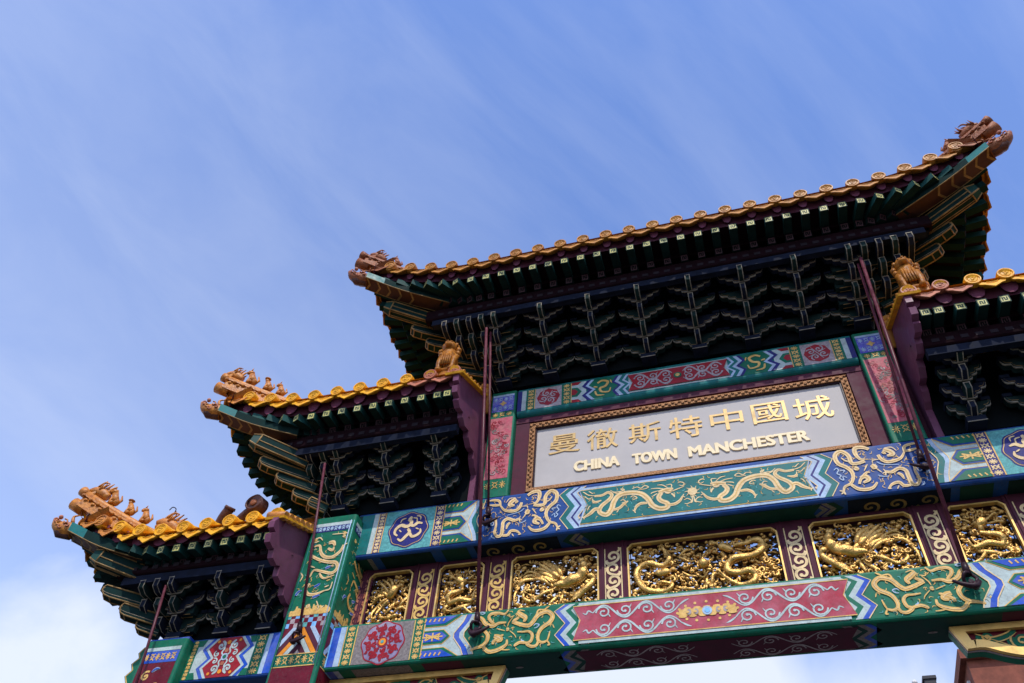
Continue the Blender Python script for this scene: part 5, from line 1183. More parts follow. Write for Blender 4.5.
    slope.build('tile_slope', t); sof.build('soffit', t); board.build('eave_board', t)
    # purlin, and a black backing added for the darkness behind the brackets
    wx0, wx1 = cfg['wx']
    py = ye + pf; g = G()
    px0 = (xl + fl + psd) if hl else wx0; px1 = (xr - fl - psd) if hr else wx1
    pz0, pz1 = cfg['pz']
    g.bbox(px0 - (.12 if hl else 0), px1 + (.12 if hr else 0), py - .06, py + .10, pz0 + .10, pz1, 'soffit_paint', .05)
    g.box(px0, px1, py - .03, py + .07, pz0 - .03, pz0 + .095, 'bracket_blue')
    for i in range(int((px1 - px0) / .17)):
        x = px0 + .1 + i * .17
        g.box(x, x + .09, py - .066, py - .055, pz0 + .16, pz0 + .22, 'dim_pattern')
    for flag, x in ((hl, px0), (hr, px1)):
        if flag: g.box(x - .06, x + .08, py, yb - pf, pz0 + .10, pz1 - .005, 'bracket_blue')
    g.build('purlin', t)
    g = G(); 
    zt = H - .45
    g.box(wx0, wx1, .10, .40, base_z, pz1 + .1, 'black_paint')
    # sloping black sheets that carry the added darkness out to the purlin
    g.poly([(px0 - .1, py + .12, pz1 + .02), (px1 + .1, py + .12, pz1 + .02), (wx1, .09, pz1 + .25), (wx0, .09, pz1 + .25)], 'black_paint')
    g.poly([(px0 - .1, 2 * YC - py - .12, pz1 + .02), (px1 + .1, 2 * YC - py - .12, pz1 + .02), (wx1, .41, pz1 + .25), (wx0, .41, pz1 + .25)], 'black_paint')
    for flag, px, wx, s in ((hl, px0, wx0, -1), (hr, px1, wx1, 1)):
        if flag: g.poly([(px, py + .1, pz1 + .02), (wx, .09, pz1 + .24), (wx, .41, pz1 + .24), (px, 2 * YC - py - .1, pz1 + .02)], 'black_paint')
    g.build('shade_backing', t)
    # ridge
    ax0 = xl + (YC - ye + fl) * hipk if hl else xl; ax1 = xr - (YC - ye + fl) * hipk if hr else xr
    g = G(); g.box(ax0, ax1, YC - .09, YC + .09, H - .12, H + .20, cfg['corner'] + '_tile'); g.tube([(ax0, YC, H + .23), (ax1, YC, H + .23)], .10, cfg['corner'] + '_tile', 10)
    for z in (H + .02, H + .12): g.box(ax0, ax1, YC - .105, YC + .105, z, z + .03, cfg['corner'] + '_tile')
    g.build('ridge', t)
    # corners
    for flag, s, xc, ax in ((hl, -1, xl, ax0), (hr, 1, xr, ax1)):
        if not flag: continue
        for yy in (1, -1):
            Y = (lambda y: y) if yy > 0 else (lambda y: 2 * YC - y)
            M = (lambda q: V((q[0] if s < 0 else (xl + xr) - q[0] if cfg.get('sym') else -q[0], Y(q[1]), q[2])))
            c = cfg['corner3']
            T, P0, Eb, E0 = [M(c[k]) for k in ('T', 'P0', 'E', 'E0')]
            d = (T - P0).normalized()
            side = d.cross(V((0, 0, 1))).normalized()
            # upper corner beam: three segments rising to the tip
            mid = P0.lerp(T, .55) - V((0, 0, .05))
            path = smooth([P0, mid, T], 4)
            cb = G(); w, h = .125, .075
            rings = [cb.add([p - side * w - V((0, 0, h)), p + side * w - V((0, 0, h)), p + side * w + V((0, 0, h)), p - side * w + V((0, 0, h))]) for p in path]
            for i in range(len(rings) - 1):
                for k in range(4): cb.face([rings[i] + k, rings[i + 1] + k, rings[i + 1] + (k + 1) % 4, rings[i] + (k + 1) % 4], ('chevron_brown', 'teal_paint' if i >= len(rings) - 3 else 'rafter_green', 'rafter_green', 'teal_paint' if i >= len(rings) - 3 else 'rafter_green')[k])
            cb.face([rings[-1] + k for k in range(4)], 'teal_paint'); cb.face([rings[0] + k for k in range(4)][::-1], 'rafter_green')
            m_ = len(path)
            for k in range(5):      # gilt chevrons under the beam
                fq = (m_ - 1) * (1 - (k + .2) / 7.0); iq = min(int(fq), m_ - 2); q = path[iq].lerp(path[iq + 1], fq - iq) - V((0, 0, h + .006)); dd = d * .06
                for sg in (-1, 1):
                    cb.poly([q - dd, q - dd + d * .035, q + side * sg * w + d * .035, q + side * sg * w], 'gold_outline')
            for sg in (-1, 1): cb.tube([p + side * sg * w - V((0, 0, h)) for p in path], .009, 'gold_outline', 5)
            cbo = cb.build('corner_beam', t)
            if yy > 0:
                # carved beast head capping the beam
                b = G(); mt = cfg['corner'] + '_tile'
                o = T + d * .04
                u = V((0, 0, 1))
                pts = [o - d * .06 + u * .0, o + d * .08 - u * .02, o + d * .20 + u * .0, o + d * .29 + u * .09]
                b.tube(smooth(pts, 4), [.115, .125, .105, .075, .03], mt, 10)
                b.tube([o - d * .05 - u * .07, o + d * .12 - u * .10, o + d * .27 - u * .0], [.07, .075, .03], 'brown_tile', 8)
                for sg in (-1, 1):
                    for q in range(5):
                        cc = o + d * (.02 + .05 * q) + side * sg * (.128 - .012 * q) + u * (.05 * math.sin(q * 2.1))
                        b.tube([cc + (d * math.cos(w_) + u * math.sin(w_)) * .045 * (1 - .1 * j) for j, w_ in enumerate([j * .9 + q for j in range(7)])], [.012] * 7, cfg['corner'] + '_tile' if q % 2 else 'red_tile', 5)
                    b.blob(o + d * .17 + side * sg * .10 + u * .09, .035, 'red_tile', 6, 4)
                b.tube(smooth([o + d * .02 + u * .12, o + d * .05 + u * .22, o - d * .03 + u * .28], 3), [.03, .02, .008], mt, 6)
                b.build('beast_head', t)
            # lower corner beam with an outlined end
            lb = G(); dd = (Eb - E0).normalized(); sd_ = dd.cross(V((0, 0, 1))).normalized(); uu = sd_.cross(dd)
            def ring(p, k, zz=0): return [p + sd_ * x * k + uu * y * k for x, y in ((-.075, -.12), (.075, -.12), (.075, .10), (-.075, .10))]
            lb.hexa(ring(E0, 1)[:2] + ring(Eb, 1)[1::-1][:0] + [ring(Eb, 1)[1], ring(Eb, 1)[0]] + [ring(E0, 1)[3], ring(E0, 1)[2], ring(Eb, 1)[2], ring(Eb, 1)[3]], 'rafter_green')
            nose = Eb + dd * .12
            r0, r1 = ring(Eb, 1), ring(nose, .62)
            b0 = lb.add(r0); b1 = lb.add(r1)
            for k in range(4): lb.face([b0 + k, b1 + k, b1 + (k + 1) % 4, b0 + (k + 1) % 4], 'dark_green_paint')
            lb.face([b1 + k for k in range(4)], 'gold_outline')
            for x, y in ((-.075, -.12), (.075, -.12), (-.075, .10), (.075, .10)):
                lb.tube([E0 + sd_ * x + uu * y, Eb + sd_ * x + uu * y, nose + (sd_ * x + uu * y) * .62], .013, 'gold_outline', 5)
            for x in (-.078, .078): lb.tube([E0 + sd_ * x - uu * .02, Eb + sd_ * x - uu * .02], .010, 'gold_outline', 5)
            lb.tube([Eb + sd_ * .04 - uu * .123, E0 + sd_ * .04 - uu * .123], .008, 'gold_outline', 5); lb.tube([Eb - sd_ * .04 - uu * .123, E0 - sd_ * .04 - uu * .123], .008, 'gold_outline', 5)
            for k in range(4): lb.tube([r0[k], r0[(k + 1) % 4]], .012, 'gold_outline', 5)
            lb.build('lower_corner_beam', t)
            # hip ridge
            C0 = V((xc + s * .12, Y(ye - fl + .0), ze + rise + .16)); 
            A_ = V((ax, YC, H + .15))
            pts = []
            for k in range(13):
                q = k / 12; p = C0.lerp(A_, q); ze_, zh_ = ze + rise + cfg.get('rend', .34), ze + .22; p.z = zh_ + (ze_ - zh_) * max(0, 1 - 2 * q) ** 1.25 + (H + .08 - zh_) * max(0, 2 * q - 1) ** 1.3
                pts.append(p)
            hr_ = G(); mt = cfg['hip'] + '_tile'
            for dz, r in ((0, .068), (-.12, .088)): hr_.tube([p + V((0, 0, dz)) for p in pts], r, mt, 10)
            n_ = len(pts)
            for i in range(n_ - 1):
                a, b2 = pts[i], pts[i + 1]
                hr_.beam(a - V((0, 0, .055)), b2 - V((0, 0, .055)), .20, .03, mt)
                hr_.beam(a - V((0, 0, .20)), b2 - V((0, 0, .20)), .19, .12, mt)
            for i in range(26):      # worn knobs along both flanks of the ridge
                f = i / 26 * 7.0; k = int(f); p = pts[k].lerp(pts[k + 1], f - k); tn = (pts[k + 1] - pts[k]).normalized().cross(V((0, 0, 1))).normalized()
                for sg in (-1, 1): hr_.blob(p + tn * sg * .092 - V((0, 0, .075 + .05 * (i % 2))), (.034, .034, .026), mt, 6, 4)
            # flared end stack over the corner
            dd2 = (pts[0] - pts[3]).normalized(); s2 = dd2.cross(V((0, 0, 1))).normalized()
            hr_.tube([pts[0], pts[0] + dd2 * .10 + V((0, 0, .02))], [.068, .08], mt, 12)
            hr_.tube([pts[0] - V((0, 0, .25)) - dd2 * .1, pts[0] - V((0, 0, .23)) + dd2 * .12], [.085, .097], mt, 12)
            hr_.build('hip_ridge', t)
            if yy > 0: cfg.setdefault('hip_pts', {})[s] = pts
    # gable ends closed by a plum board
    for flag, x, s in ((not hl, xl, -1), (not hr, xr, 1)):
        if not flag: continue
        prof = cfg['gable']
        full = prof + [(2 * YC - y, z) for y, z in prof[::-1]]
        g = G(); xo = x + s * .09
        g.prism([(xo, y, z) for y, z in full], (-s * .085, 0, 0), 'plum_paint')
        gb = g.build('gable_board', t)
        if nm and True:
            r = G()
            a, b = prof[0], prof[-1]
            nseg = 9
            for k in range(nseg):      # row of tiles along the sloping edge
                q0, q1 = k / nseg, (k + 1) / nseg
                y0, y1 = ye - .04 + (YC - ye + .04) * q0, ye - .04 + (YC - ye + .04) * q1
                z0, z1 = ze + S * (y0 - ye), ze + S * (y1 - ye)
                for Yf in (lambda y: y, lambda y: 2 * YC - y):
                    r.tube([(x - s * .12, Yf((y0 + y1) / 2), (z0 + z1) / 2 - .005), (x + s * .16, Yf((y0 + y1) / 2), (z0 + z1) / 2 - .035)], cfg.get('gr', .062), cfg['corner'] + '_tile', 8)
                    r.beam((x + s * .02, Yf(y0), z0 - .055), (x + s * .02, Yf(y1), z1 - .055), .28, .035, cfg['tile'] + '_tile')
            for Yf in (lambda y: y, lambda y: 2 * YC - y):
                r.tube([(x, Yf(ye), ze + .02), (x, Yf(YC), H + .03)], .085, cfg['tile'] + '_tile', 8)
            r.build('gable_tiles', t)
    return t

GAB_MID = [(-1.00, 10.44), (-1.0, 10.27), (-.93, 10.25), (-.99, 10.17), (-.97, 10.06), (-.87, 10.03), (-.89, 9.97), (-.80, 9.90), (-.66, 9.94), (-.64, 9.86), (-.53, 9.79), (-.38, 9.84), (-.34, 9.74), (-.22, 9.66), (-.08, 9.69), (-.06, 9.58), (.03, 9.48), (.12, 9.42), (.12, 8.945)]
GAB_LOW = [(-.90, 8.22), (-.95, 8.14), (-.94, 8.05), (-.86, 8.03), (-.94, 7.95), (-.91, 7.84), (-.80, 7.81), (-.78, 7.83), (-.74, 7.71), (-.62, 7.68), (-.54, 7.72), (-.52, 7.58), (-.40, 7.54), (-.31, 7.57), (-.28, 7.45), (-.16, 7.41), (-.06, 7.42), (-.02, 7.30), (.05, 7.26), (.06, 7.115)]
def close(p, ye, ze, S): return p + [(YC, p[-1][1])]
def gable(p, ye, ze, S):      # front scalloped edge, then up along the slope to the ridge
    return [(YC, ze + S * (YC - ye) - .06), (p[0][0], ze + S * (p[0][0] - ye) - .06)] + p + [(YC, p[-1][1])]

CFG_TOP = dict(pink=.55, rend=.22, bulge=.0, ye=-1.30, ze=12.82, xl=-4.88, xr=4.88, hl=True, hr=True, flare=.15, rise=.40, Lc=2.0, pf=.52, ps=.95, wx=(-2.75, 2.75), wz=11.13, pz=(11.98, 12.34),
               fd=.34, ld=.45, lb=.42, tile='amber', corner='umber', hip='umber', ncorner=1, sp=.382, sym=True,
               corner3=dict(T=(-4.86, -1.42, 12.75), P0=(-3.55, -.78, 12.46), E=(-4.48, -1.02, 12.36), E0=(-3.55, -.50, 12.22)))
CFG_MID = dict(bulge=.16, ye=-1.00, ze=10.48, xl=-6.95, xr=-3.13, hl=True, hr=False, flare=.13, rise=.27, Lc=1.55, pf=.42, ps=.85, wx=(-5.02, -3.128), wz=8.945, pz=(9.68, 10.02),
               fd=.34, ld=.43, lb=.38, tile='yellow', corner='orange', hip='orange', ncorner=1, sp=.40, gr=.036,
               corner3=dict(T=(-6.92, -1.14, 10.30), P0=(-5.75, -.60, 10.04), E=(-6.20, -.87, 9.78), E0=(-5.55, -.42, 9.62)))
CFG_MID['gable'] = gable(GAB_MID, -1.0, 10.48, .52)
CFG_LOW = dict(pink=1.0, end='yellow', bulge=.08, ye=-.86, ze=8.32, xl=-8.72, xr=-5.45, hl=True, hr=False, flare=.12, rise=.46, Lc=1.6, pf=.36, ps=.75, wx=(-7.05, -5.448), wz=7.12, pz=(7.76, 7.98),
               fd=.25, ld=.33, lb=.33, tile='yellow', corner='orange', hip='orange', ncorner=2, sp=.345, rs=.25, S=.42, gr=.066,
               corner3=dict(T=(-8.74, -.97, 8.45), P0=(-7.65, -.50, 8.14), E=(-8.20, -.74, 8.08), E0=(-7.55, -.38, 7.92)))
CFG_LOW['gable'] = gable(GAB_LOW, -.86, 8.32, .42)
import copy
CFG_RIGHT = copy.deepcopy(CFG_MID); CFG_RIGHT.update(xl=3.13, xr=6.95, hl=False, hr=True, wx=(3.128, 5.02))
roof_top = make_roof('hip_roof', 'largest and highest amber tiled roof with upswept corners, over the name plaque', CFG_TOP)
roof_mid = make_roof('hip_roof', 'middle height yellow tiled roof left of the name plaque, plum board closing its inner end', CFG_MID)
roof_low = make_roof('hip_roof', 'lowest and leftmost yellow tiled roof with orange ridge, over the outer pillar', CFG_LOW)
roof_right = make_roof('hip_roof', 'yellow tiled roof cut by the right edge of the photo, plum board at its inner end', CFG_RIGHT)

# ================================================================== bracket sets under the eaves
def edge_lines(g, pts, r, mat): g.tube(pts, r, mat, 4)
def arm_mesh(hw, th=.09, col='bracket_green', line='outline_paint'):
    """cross arm seen from the front: boat shaped, stepped up to its ends, with a pale line on its lower edge"""
    g = G()
    a, b = hw * .55, hw
    half = [(q * hw, z) for q, z in ((0, 0), (.22, 0), (.34, .012), (.37, .045), (.38, .07), (.58, .078), (.66, .10), (.68, .145), (.88, .152), (.96, .18), (1.0, .235))] + [(hw, .25)]
    bot = [(-x, z) for x, z in half[::-1]] + half[1:]
    top = [(b, .255), (-b, .255)]
    g.prism([(x, -th / 2, z) for x, z in bot[:-1]] + [(x, -th / 2, z) for x, z in top], (0, th, 0), col)
    W_ = .0135
    P = bot
    g_l = [(x, -th / 2 - .004, z) for x, z in P]
    for i in range(len(P) - 1):
        (x0, z0), (x1, z1) = P[i], P[i + 1]
        g.poly([(x0, -th / 2 - .004, z0), (x1, -th / 2 - .004, z1), (x1, -th / 2 - .0045, z1 + W_ + (.006 if abs(x1) > a else 0)), (x0, -th / 2 - .0045, z0 + W_ + (.006 if abs(x0) > a else 0))], line)
        g.poly([(x0, -th / 2 - .003, z0 - .001), (x1, -th / 2 - .003, z1 - .001), (x1, -th / 2 + .012, z1 - .002), (x0, -th / 2 + .012, z0 - .002)], line)
    for i in range(len(P) - 1):      # a thinner second line inside the first
        (x0, z0), (x1, z1) = P[i], P[i + 1]
        g.poly([(x0 * .93, -th / 2 - .003, z0 + .034), (x1 * .93, -th / 2 - .003, z1 + .034), (x1 * .93, -th / 2 - .0032, z1 + .041), (x0 * .93, -th / 2 - .0032, z0 + .041)], 'gold_outline')
    for s in (-1, 1):    # little bearing blocks at the ends
        x = s * (b - .045)
        g.box(x - .055, x + .055, -th / 2 - .012, th / 2 + .012, .258, .310, 'bracket_blue')
    return g
def nose_mesh(L, w=.10, h=.17, col='bracket_blue', line='outline_paint'):
    """arm that runs out from the wall, cut to a sloping nose, edges picked out"""
    g = G()
    side = [(.25, 0), (-L + .10, 0), (-L, .05), (-L, h), (.25, h)]
    g.prism([(-w / 2, y, z) for y, z in side], (w, 0, 0), col)
    for s in (-1, 1):
        x = s * (w / 2 - .008)
        g.tube([(x, .2, -.003), (x, -L + .098, -.003), (x, -L - .003, .05), (x, -L - .003, h)], .0065, line, 4)
    for z in (h - .01,): g.box(-w / 2, w / 2, -L - .008, -L - .003, z - .006, z + .006, line)
    return g
def bracket_set(loc, n, dy, dz, label, group, wide=.335, first_w=.387, name='bracket_set'):
    t = thing(name, loc, label, 'bracket', group)
    L = V(loc)
    base = G(); base.box(L.x - .11, L.x + .11, L.y - .10, L.y + .10, L.z, L.z + .09, 'bracket_blue')
    base.box(L.x - .112, L.x + .112, L.y - .106, L.y - .101, L.z + .002, L.z + .014, 'outline_paint')
    base.build('base_block', t)
    for k in range(n):
        y, z = -dy * k, .095 + dz * k
        hw = first_w + (wide - first_w) * k / max(1, n - 1)
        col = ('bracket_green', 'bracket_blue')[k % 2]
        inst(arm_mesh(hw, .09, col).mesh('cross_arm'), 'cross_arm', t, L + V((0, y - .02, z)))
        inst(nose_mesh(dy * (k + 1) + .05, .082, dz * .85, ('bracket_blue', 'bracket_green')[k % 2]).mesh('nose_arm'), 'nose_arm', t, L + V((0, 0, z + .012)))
    return t
def corner_extra(t, s, n, dy, dz, dx, nj, ends):
    """extra arms of a corner set: parallel noses stepping sideways, arms to the side, and long diagonal arms"""
    L = wloc(t)
    for j in range(1, nj + 1):
        for k in range(max(0, j - 1), n):
            z = .095 + dz * k
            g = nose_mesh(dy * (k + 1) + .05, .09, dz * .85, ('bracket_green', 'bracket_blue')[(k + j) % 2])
            inst(g.mesh('nose_arm'), 'nose_arm', t, L + V((s * dx * j, 0, z + .012)))
            g2 = nose_mesh(dx * (k + 1) + .05, .09, dz * .85, 'bracket_green', 'gold_outline')
            inst(g2.mesh('side_arm'), 'side_arm', t, L + V((0, -dy * (j - 1) * .8 + .25 * (j == 1) * 0, z + .012)), s * math.pi / 2)
    for k, e in enumerate(ends):
        g = G(); P1 = V(e); P0 = V((L.x + s * .02, L.y + .02, P1.z - .12)).lerp(P1, .42); d = (P1 - P0).normalized(); sd_ = d.cross(V((0, 0, 1))).normalized(); u = sd_.cross(d)
        w, h = .068, .078
        prof = [(0, -h), (.80, -h), (.94, -h * .75), (1.0, -h * .1), (1.0, h * .45), (.97, h), (0, h)]
        Ln = (P1 - P0).length
        a = [P0 + d * (q * Ln) + u * z - sd_ * w for q, z in prof]
        g.prism(a, sd_ * 2 * w, 'teal_ground' if False else 'rafter_green')
        for sg in (-1, 1):
            pl = [P0 + d * (q * Ln) + u * z + sd_ * sg * w * 1.03 for q, z in prof]
            g.tube(pl[:-1] + [pl[-1]], .012, 'gold_outline', 5)
            g.tube([P0 + d * (q * Ln) + u * z * .45 + sd_ * sg * w * 1.03 for q, z in prof[:-1]], .006, 'outline_paint', 4)
        for q, z in prof[1:6]: g.tube([P0 + d * (q * Ln) + u * z - sd_ * w, P0 + d * (q * Ln) + u * z + sd_ * w], .010, 'gold_outline', 4)
        g.build('diagonal_arm', t)

ORD = ['first', 'second', 'third', 'fourth', 'fifth', 'sixth', 'seventh', 'eighth']
gt = 'bracket sets under the highest roof'
for i, x in enumerate((-1.94, -1.165, -.39, .39, 1.165, 1.94)):
    bracket_set((x, .02, 11.125), 4, .20, .195, '%s bracket set from the left under the highest roof, corner sets not counted' % ORD[i], gt)
for s, nm in ((-1, 'left'), (1, 'right')):
    b = bracket_set((s * 2.71, .02, 11.125), 4, .20, .195, 'corner bracket set with long diagonal arms under the %s end of the highest roof' % nm, gt)
    corner_extra(b, s, 4, .20, .195, .21, 4, [(s * 3.45, -.15, 11.42), (s * 3.70, -.30, 11.64), (s * 3.98, -.50, 11.90), (s * 4.20, -.70, 12.08)])
gm_ = 'bracket sets under the middle roofs'
for m, nm in ((-1, 'left'), (1, 'right')):
    for i, (x, w) in enumerate(((3.49, 'next to the plum board'), (4.28, 'midway along the eave'))):
        bracket_set((m * x, .02, 8.945), 4, .14, .185, 'dark outlined bracket set under the %s middle roof, %s' % (nm, w), gm_, .25 if 'next' in w else .30, .25 if 'next' in w else .38)
    b = bracket_set((m * 5.05, .02, 8.945), 4, .14, .185, 'corner bracket set with long green diagonal arms under the %s middle roof' % nm, gm_)
    corner_extra(b, m, 4, .14, .185, .22, 3, [(m * 5.48, -.22, 9.02), (m * 5.70, -.35, 9.14), (m * 5.93, -.55, 9.31), (m * 6.16, -.75, 9.48)])
gl = 'bracket sets under the lowest roof'
for x, w in ((-5.66, 'next to the plum board'), (-6.30, 'midway between the pillars')):
    bracket_set((x, .02, 7.115), 3, .165, .195, 'dark outlined bracket set under the lowest roof, %s' % w, gl, .20 if 'next' in w else .29, .20 if 'next' in w else .34)
b = bracket_set((-7.03, .02, 7.115), 3, .165, .195, 'corner bracket set with long green diagonal arms under the lowest roof', gl)
corner_extra(b, -1, 3, .165, .195, .23, 2, [(-7.57, -.20, 7.29), (-7.79, -.38, 7.43), (-8.07, -.55, 7.64)])

# ================================================================== roof figures
def at_hip(cfg, s, q):
    P = cfg['hip_pts'][s]; f = q * (len(P) - 1); i = min(int(f), len(P) - 2)
    p = P[i].lerp(P[i + 1], f - i); d = (P[0] - P[3]); d.z = 0; return p + V((0, 0, .075)), d.normalized()
def seated_beast(loc, d, h, mat, label, kind='figure', head='beast', group='glazed figures on the ridges'):
    """small glazed figure: haunches, upright chest, forelegs, head with ears, tail"""
    t = thing('roof_figure', loc, label, 'figurine', group); o = V(loc); u = V((0, 0, 1)); s = d.cross(u).normalized()
    g = G(); k = h
    g.blob(o - d * .10 * k + u * .22 * k, (.20 * k, .20 * k, .22 * k), mat, 8, 6)
    g.tube([o - d * .10 * k + u * .2 * k, o + d * .02 * k + u * .45 * k, o + d * .10 * k + u * .68 * k], [.20 * k, .19 * k, .14 * k], mat, 8)
    for sg in (-1, 1):
        g.tube([o + d * .08 * k + s * sg * .10 * k + u * .48 * k, o + d * .16 * k + s * sg * .10 * k + u * .2 * k, o + d * .18 * k + s * sg * .10 * k], [.07 * k, .055 * k, .06 * k], mat, 6)
        g.blob(o + d * .05 * k + s * sg * .16 * k + u * .08 * k, (.14 * k, .09 * k, .09 * k), mat, 6, 4)
    g.tube([o - d * .22 * k + u * .1 * k, o - d * .34 * k + u * .35 * k, o - d * .26 * k + u * .62 * k], [.06 * k, .07 * k, .03 * k], mat, 6)
    g.box(o.x - .07 * k, o.x + .07 * k, o.y - .07 * k, o.y + .07 * k, o.z - .05, o.z + .02, mat)
    g.build('body', t)
    g = G(); hc = o + d * .16 * k + u * .80 * k
    if head == 'man':
        g.blob(hc, (.12 * k, .12 * k, .14 * k), mat, 8, 6); g.blob(hc + u * .13 * k, (.19 * k, .19 * k, .05 * k), mat, 8, 4); g.blob(hc + u * .17 * k, .08 * k, mat, 6, 4)
    else:
        g.blob(hc, (.15 * k, .15 * k, .14 * k), mat, 8, 6)
        g.tube([hc, hc + d * .20 * k - u * .03 * k], [.11 * k, .07 * k], mat, 7)
        for sg in (-1, 1):
            g.tube([hc + s * sg * .09 * k + u * .08 * k, hc + s * sg * .13 * k - d * .05 * k + u * .23 * k], [.045 * k, .015 * k], mat, 5)
            g.blob(hc + d * .12 * k + s * sg * .07 * k + u * .06 * k, .03 * k, mat, 5, 3)
        for q in range(5): g.blob(hc - d * (.08 + .03 * q) * k + u * (.06 - .07 * q) * k, .07 * k, mat, 6, 4)
    g.build('head', t)
    return t
def dragon_finial(loc, d, k, mat, label, group='glazed figures on the ridges'):
    t = thing('roof_figure', loc, label, 'figurine', group); o = V(loc); u = V((0, 0, 1)); s = d.cross(u).normalized()
    g = G()
    g.tube(smooth([o - d * .28 * k, o - d * .05 * k + u * .12 * k, o + d * .12 * k + u * .16 * k, o + d * .26 * k + u * .14 * k], 4), [.10 * k, .15 * k, .14 * k, .10 * k, .05 * k], mat, 8, flat=.8)
    g.tube([o + d * .05 * k + u * .05 * k, o + d * .24 * k + u * .02 * k], [.10 * k, .05 * k], mat, 7)
    g.build('head', t)
    g = G()
    for q in range(9):
        a_ = q * 1.1
        c_ = o + d * (.22 - .06 * q) * k + s * math.sin(a_) * .10 * k + u * (.13 + .02 * (q % 3)) * k
        g.tube([c_, c_ + (u * (.16 + .05 * (q % 2)) - d * .06 + s * math.sin(a_) * .08) * k], [.04 * k, .006 * k], mat, 5)
    for q in range(4):
        b = o - d * (.20 - .10 * q) * k + u * (.15 + .03 * q) * k
        g.tube(smooth([b, b - d * .05 * k + u * .12 * k, b - d * .15 * k + u * (.22 + .05 * (q % 2)) * k], 3), [.05 * k, .04 * k, .012 * k], mat, 6)
    for sg in (-1, 1): g.tube(smooth([o + d * .05 * k + s * sg * .08 * k + u * .24 * k, o - d * .08 * k + s * sg * .13 * k + u * .36 * k, o - d * .20 * k + s * sg * .12 * k + u * .36 * k], 3), [.035 * k, .028 * k, .01 * k], mat, 6)
    g.build('mane', t)
    return t
p, d = at_hip(CFG_LOW, -1, .05); dragon_finial(p, d, .58, 'orange_tile', 'orange glazed dragon head finial at the tip of the lowest ridge')
for q, h, hd, lb in ((.14, .31, 'beast', 'orange glazed figure right behind the dragon finial on the lowest ridge'), (.24, .28, 'man', 'orange figure in a flat hat, middle of the row on the lowest ridge'), (.33, .29, 'beast', 'orange glazed seated beast, third behind the dragon finial of the lowest ridge')):
    p, d = at_hip(CFG_LOW, -1, q); seated_beast(p, d, h, 'orange_tile', lb, head=hd)
p, d = at_hip(CFG_LOW, -1, .45); p = p + V((0, 0, .07)); dg = dragon_finial(p, d, .66, 'orange_tile', 'long low orange dragon head with a wire, innermost on the lowest ridge')
g = G(); o = p + V((0, 0, .2)); g.tube(smooth([o, o + V((.02, 0, .16)), o + V((-.06, 0, .22)), o + V((-.1, 0, .17))], 4), .008, 'dark_iron', 5); g.build('wire', dg)
t = thing('ridge_tile_end', (-6.66, -.4, 8.8), 'small dark brown stub of ridge tile on the lowest roof, left of the larger drum', 'finial')
g = G(); g.tube(smooth([(-6.86, -.28, 8.66), (-6.76, -.36, 8.84), (-6.66, -.40, 8.97)], 3), [.065, .07, .075], 'brown_tile', 10); g.build('stub', t)
g = G(); g.tube([(-6.665, -.396, 8.96), (-6.645, -.41, 8.995)], [.088, .08], 'brown_tile', 12); g.build('collar', t)
t = thing('ridge_tile_end', (-6.20, -.4, 8.8), 'larger dark brown drum of a ridge tile on the lowest roof, nearer its plum board', 'finial')
g = G(); g.tube(smooth([(-6.62, -.30, 8.62), (-6.42, -.36, 8.80), (-6.24, -.38, 8.95)], 3), [.06, .065, .07], 'brown_tile', 10); g.build('stem', t)
g = G(); g.tube([(-6.20, -.30, 8.985), (-6.22, -.47, 8.965)], [.135, .135], 'brown_tile', 18)
g.tube([V((-6.222, -.475, 8.964)) + V((.118 * math.cos(a), 0, .118 * math.sin(a))) for a in [j * math.pi / 9 for j in range(19)]], .016, 'brown_tile', 6)
g.blob((-6.222, -.475, 8.964), (.06, .02, .06), 'umber_tile', 8, 5); g.build('drum', t)
p, d = at_hip(CFG_MID, -1, .02); dragon_finial(p, d, .52, 'orange_tile', 'reddish orange dragon head finial at the tip of the middle left roof')
for q, h, hd, lb in ((.11, .33, 'beast', 'orange figure directly behind the dragon finial of the middle left roof'), (.20, .29, 'man', 'second orange figure behind the dragon finial of the middle left roof, flat hat'), (.27, .28, 'beast', 'third and innermost orange figure of the row on the middle left roof')):
    p, d = at_hip(CFG_MID, -1, q); seated_beast(p, d, h, 'orange_tile', lb, head=hd)
for s, nm in ((-1, 'left'), (1, 'right')):
    p, d = at_hip(CFG_TOP, s, .05); dragon_finial(p, d, .52, 'umber_tile', 'red brown dragon head finial on the %s tip of the highest roof' % nm)
    p, d = at_hip(CFG_TOP, s, .15); seated_beast(p, d, .26, 'umber_tile', 'small red brown figure beside the dragon finial, %s tip of the highest roof' % nm)

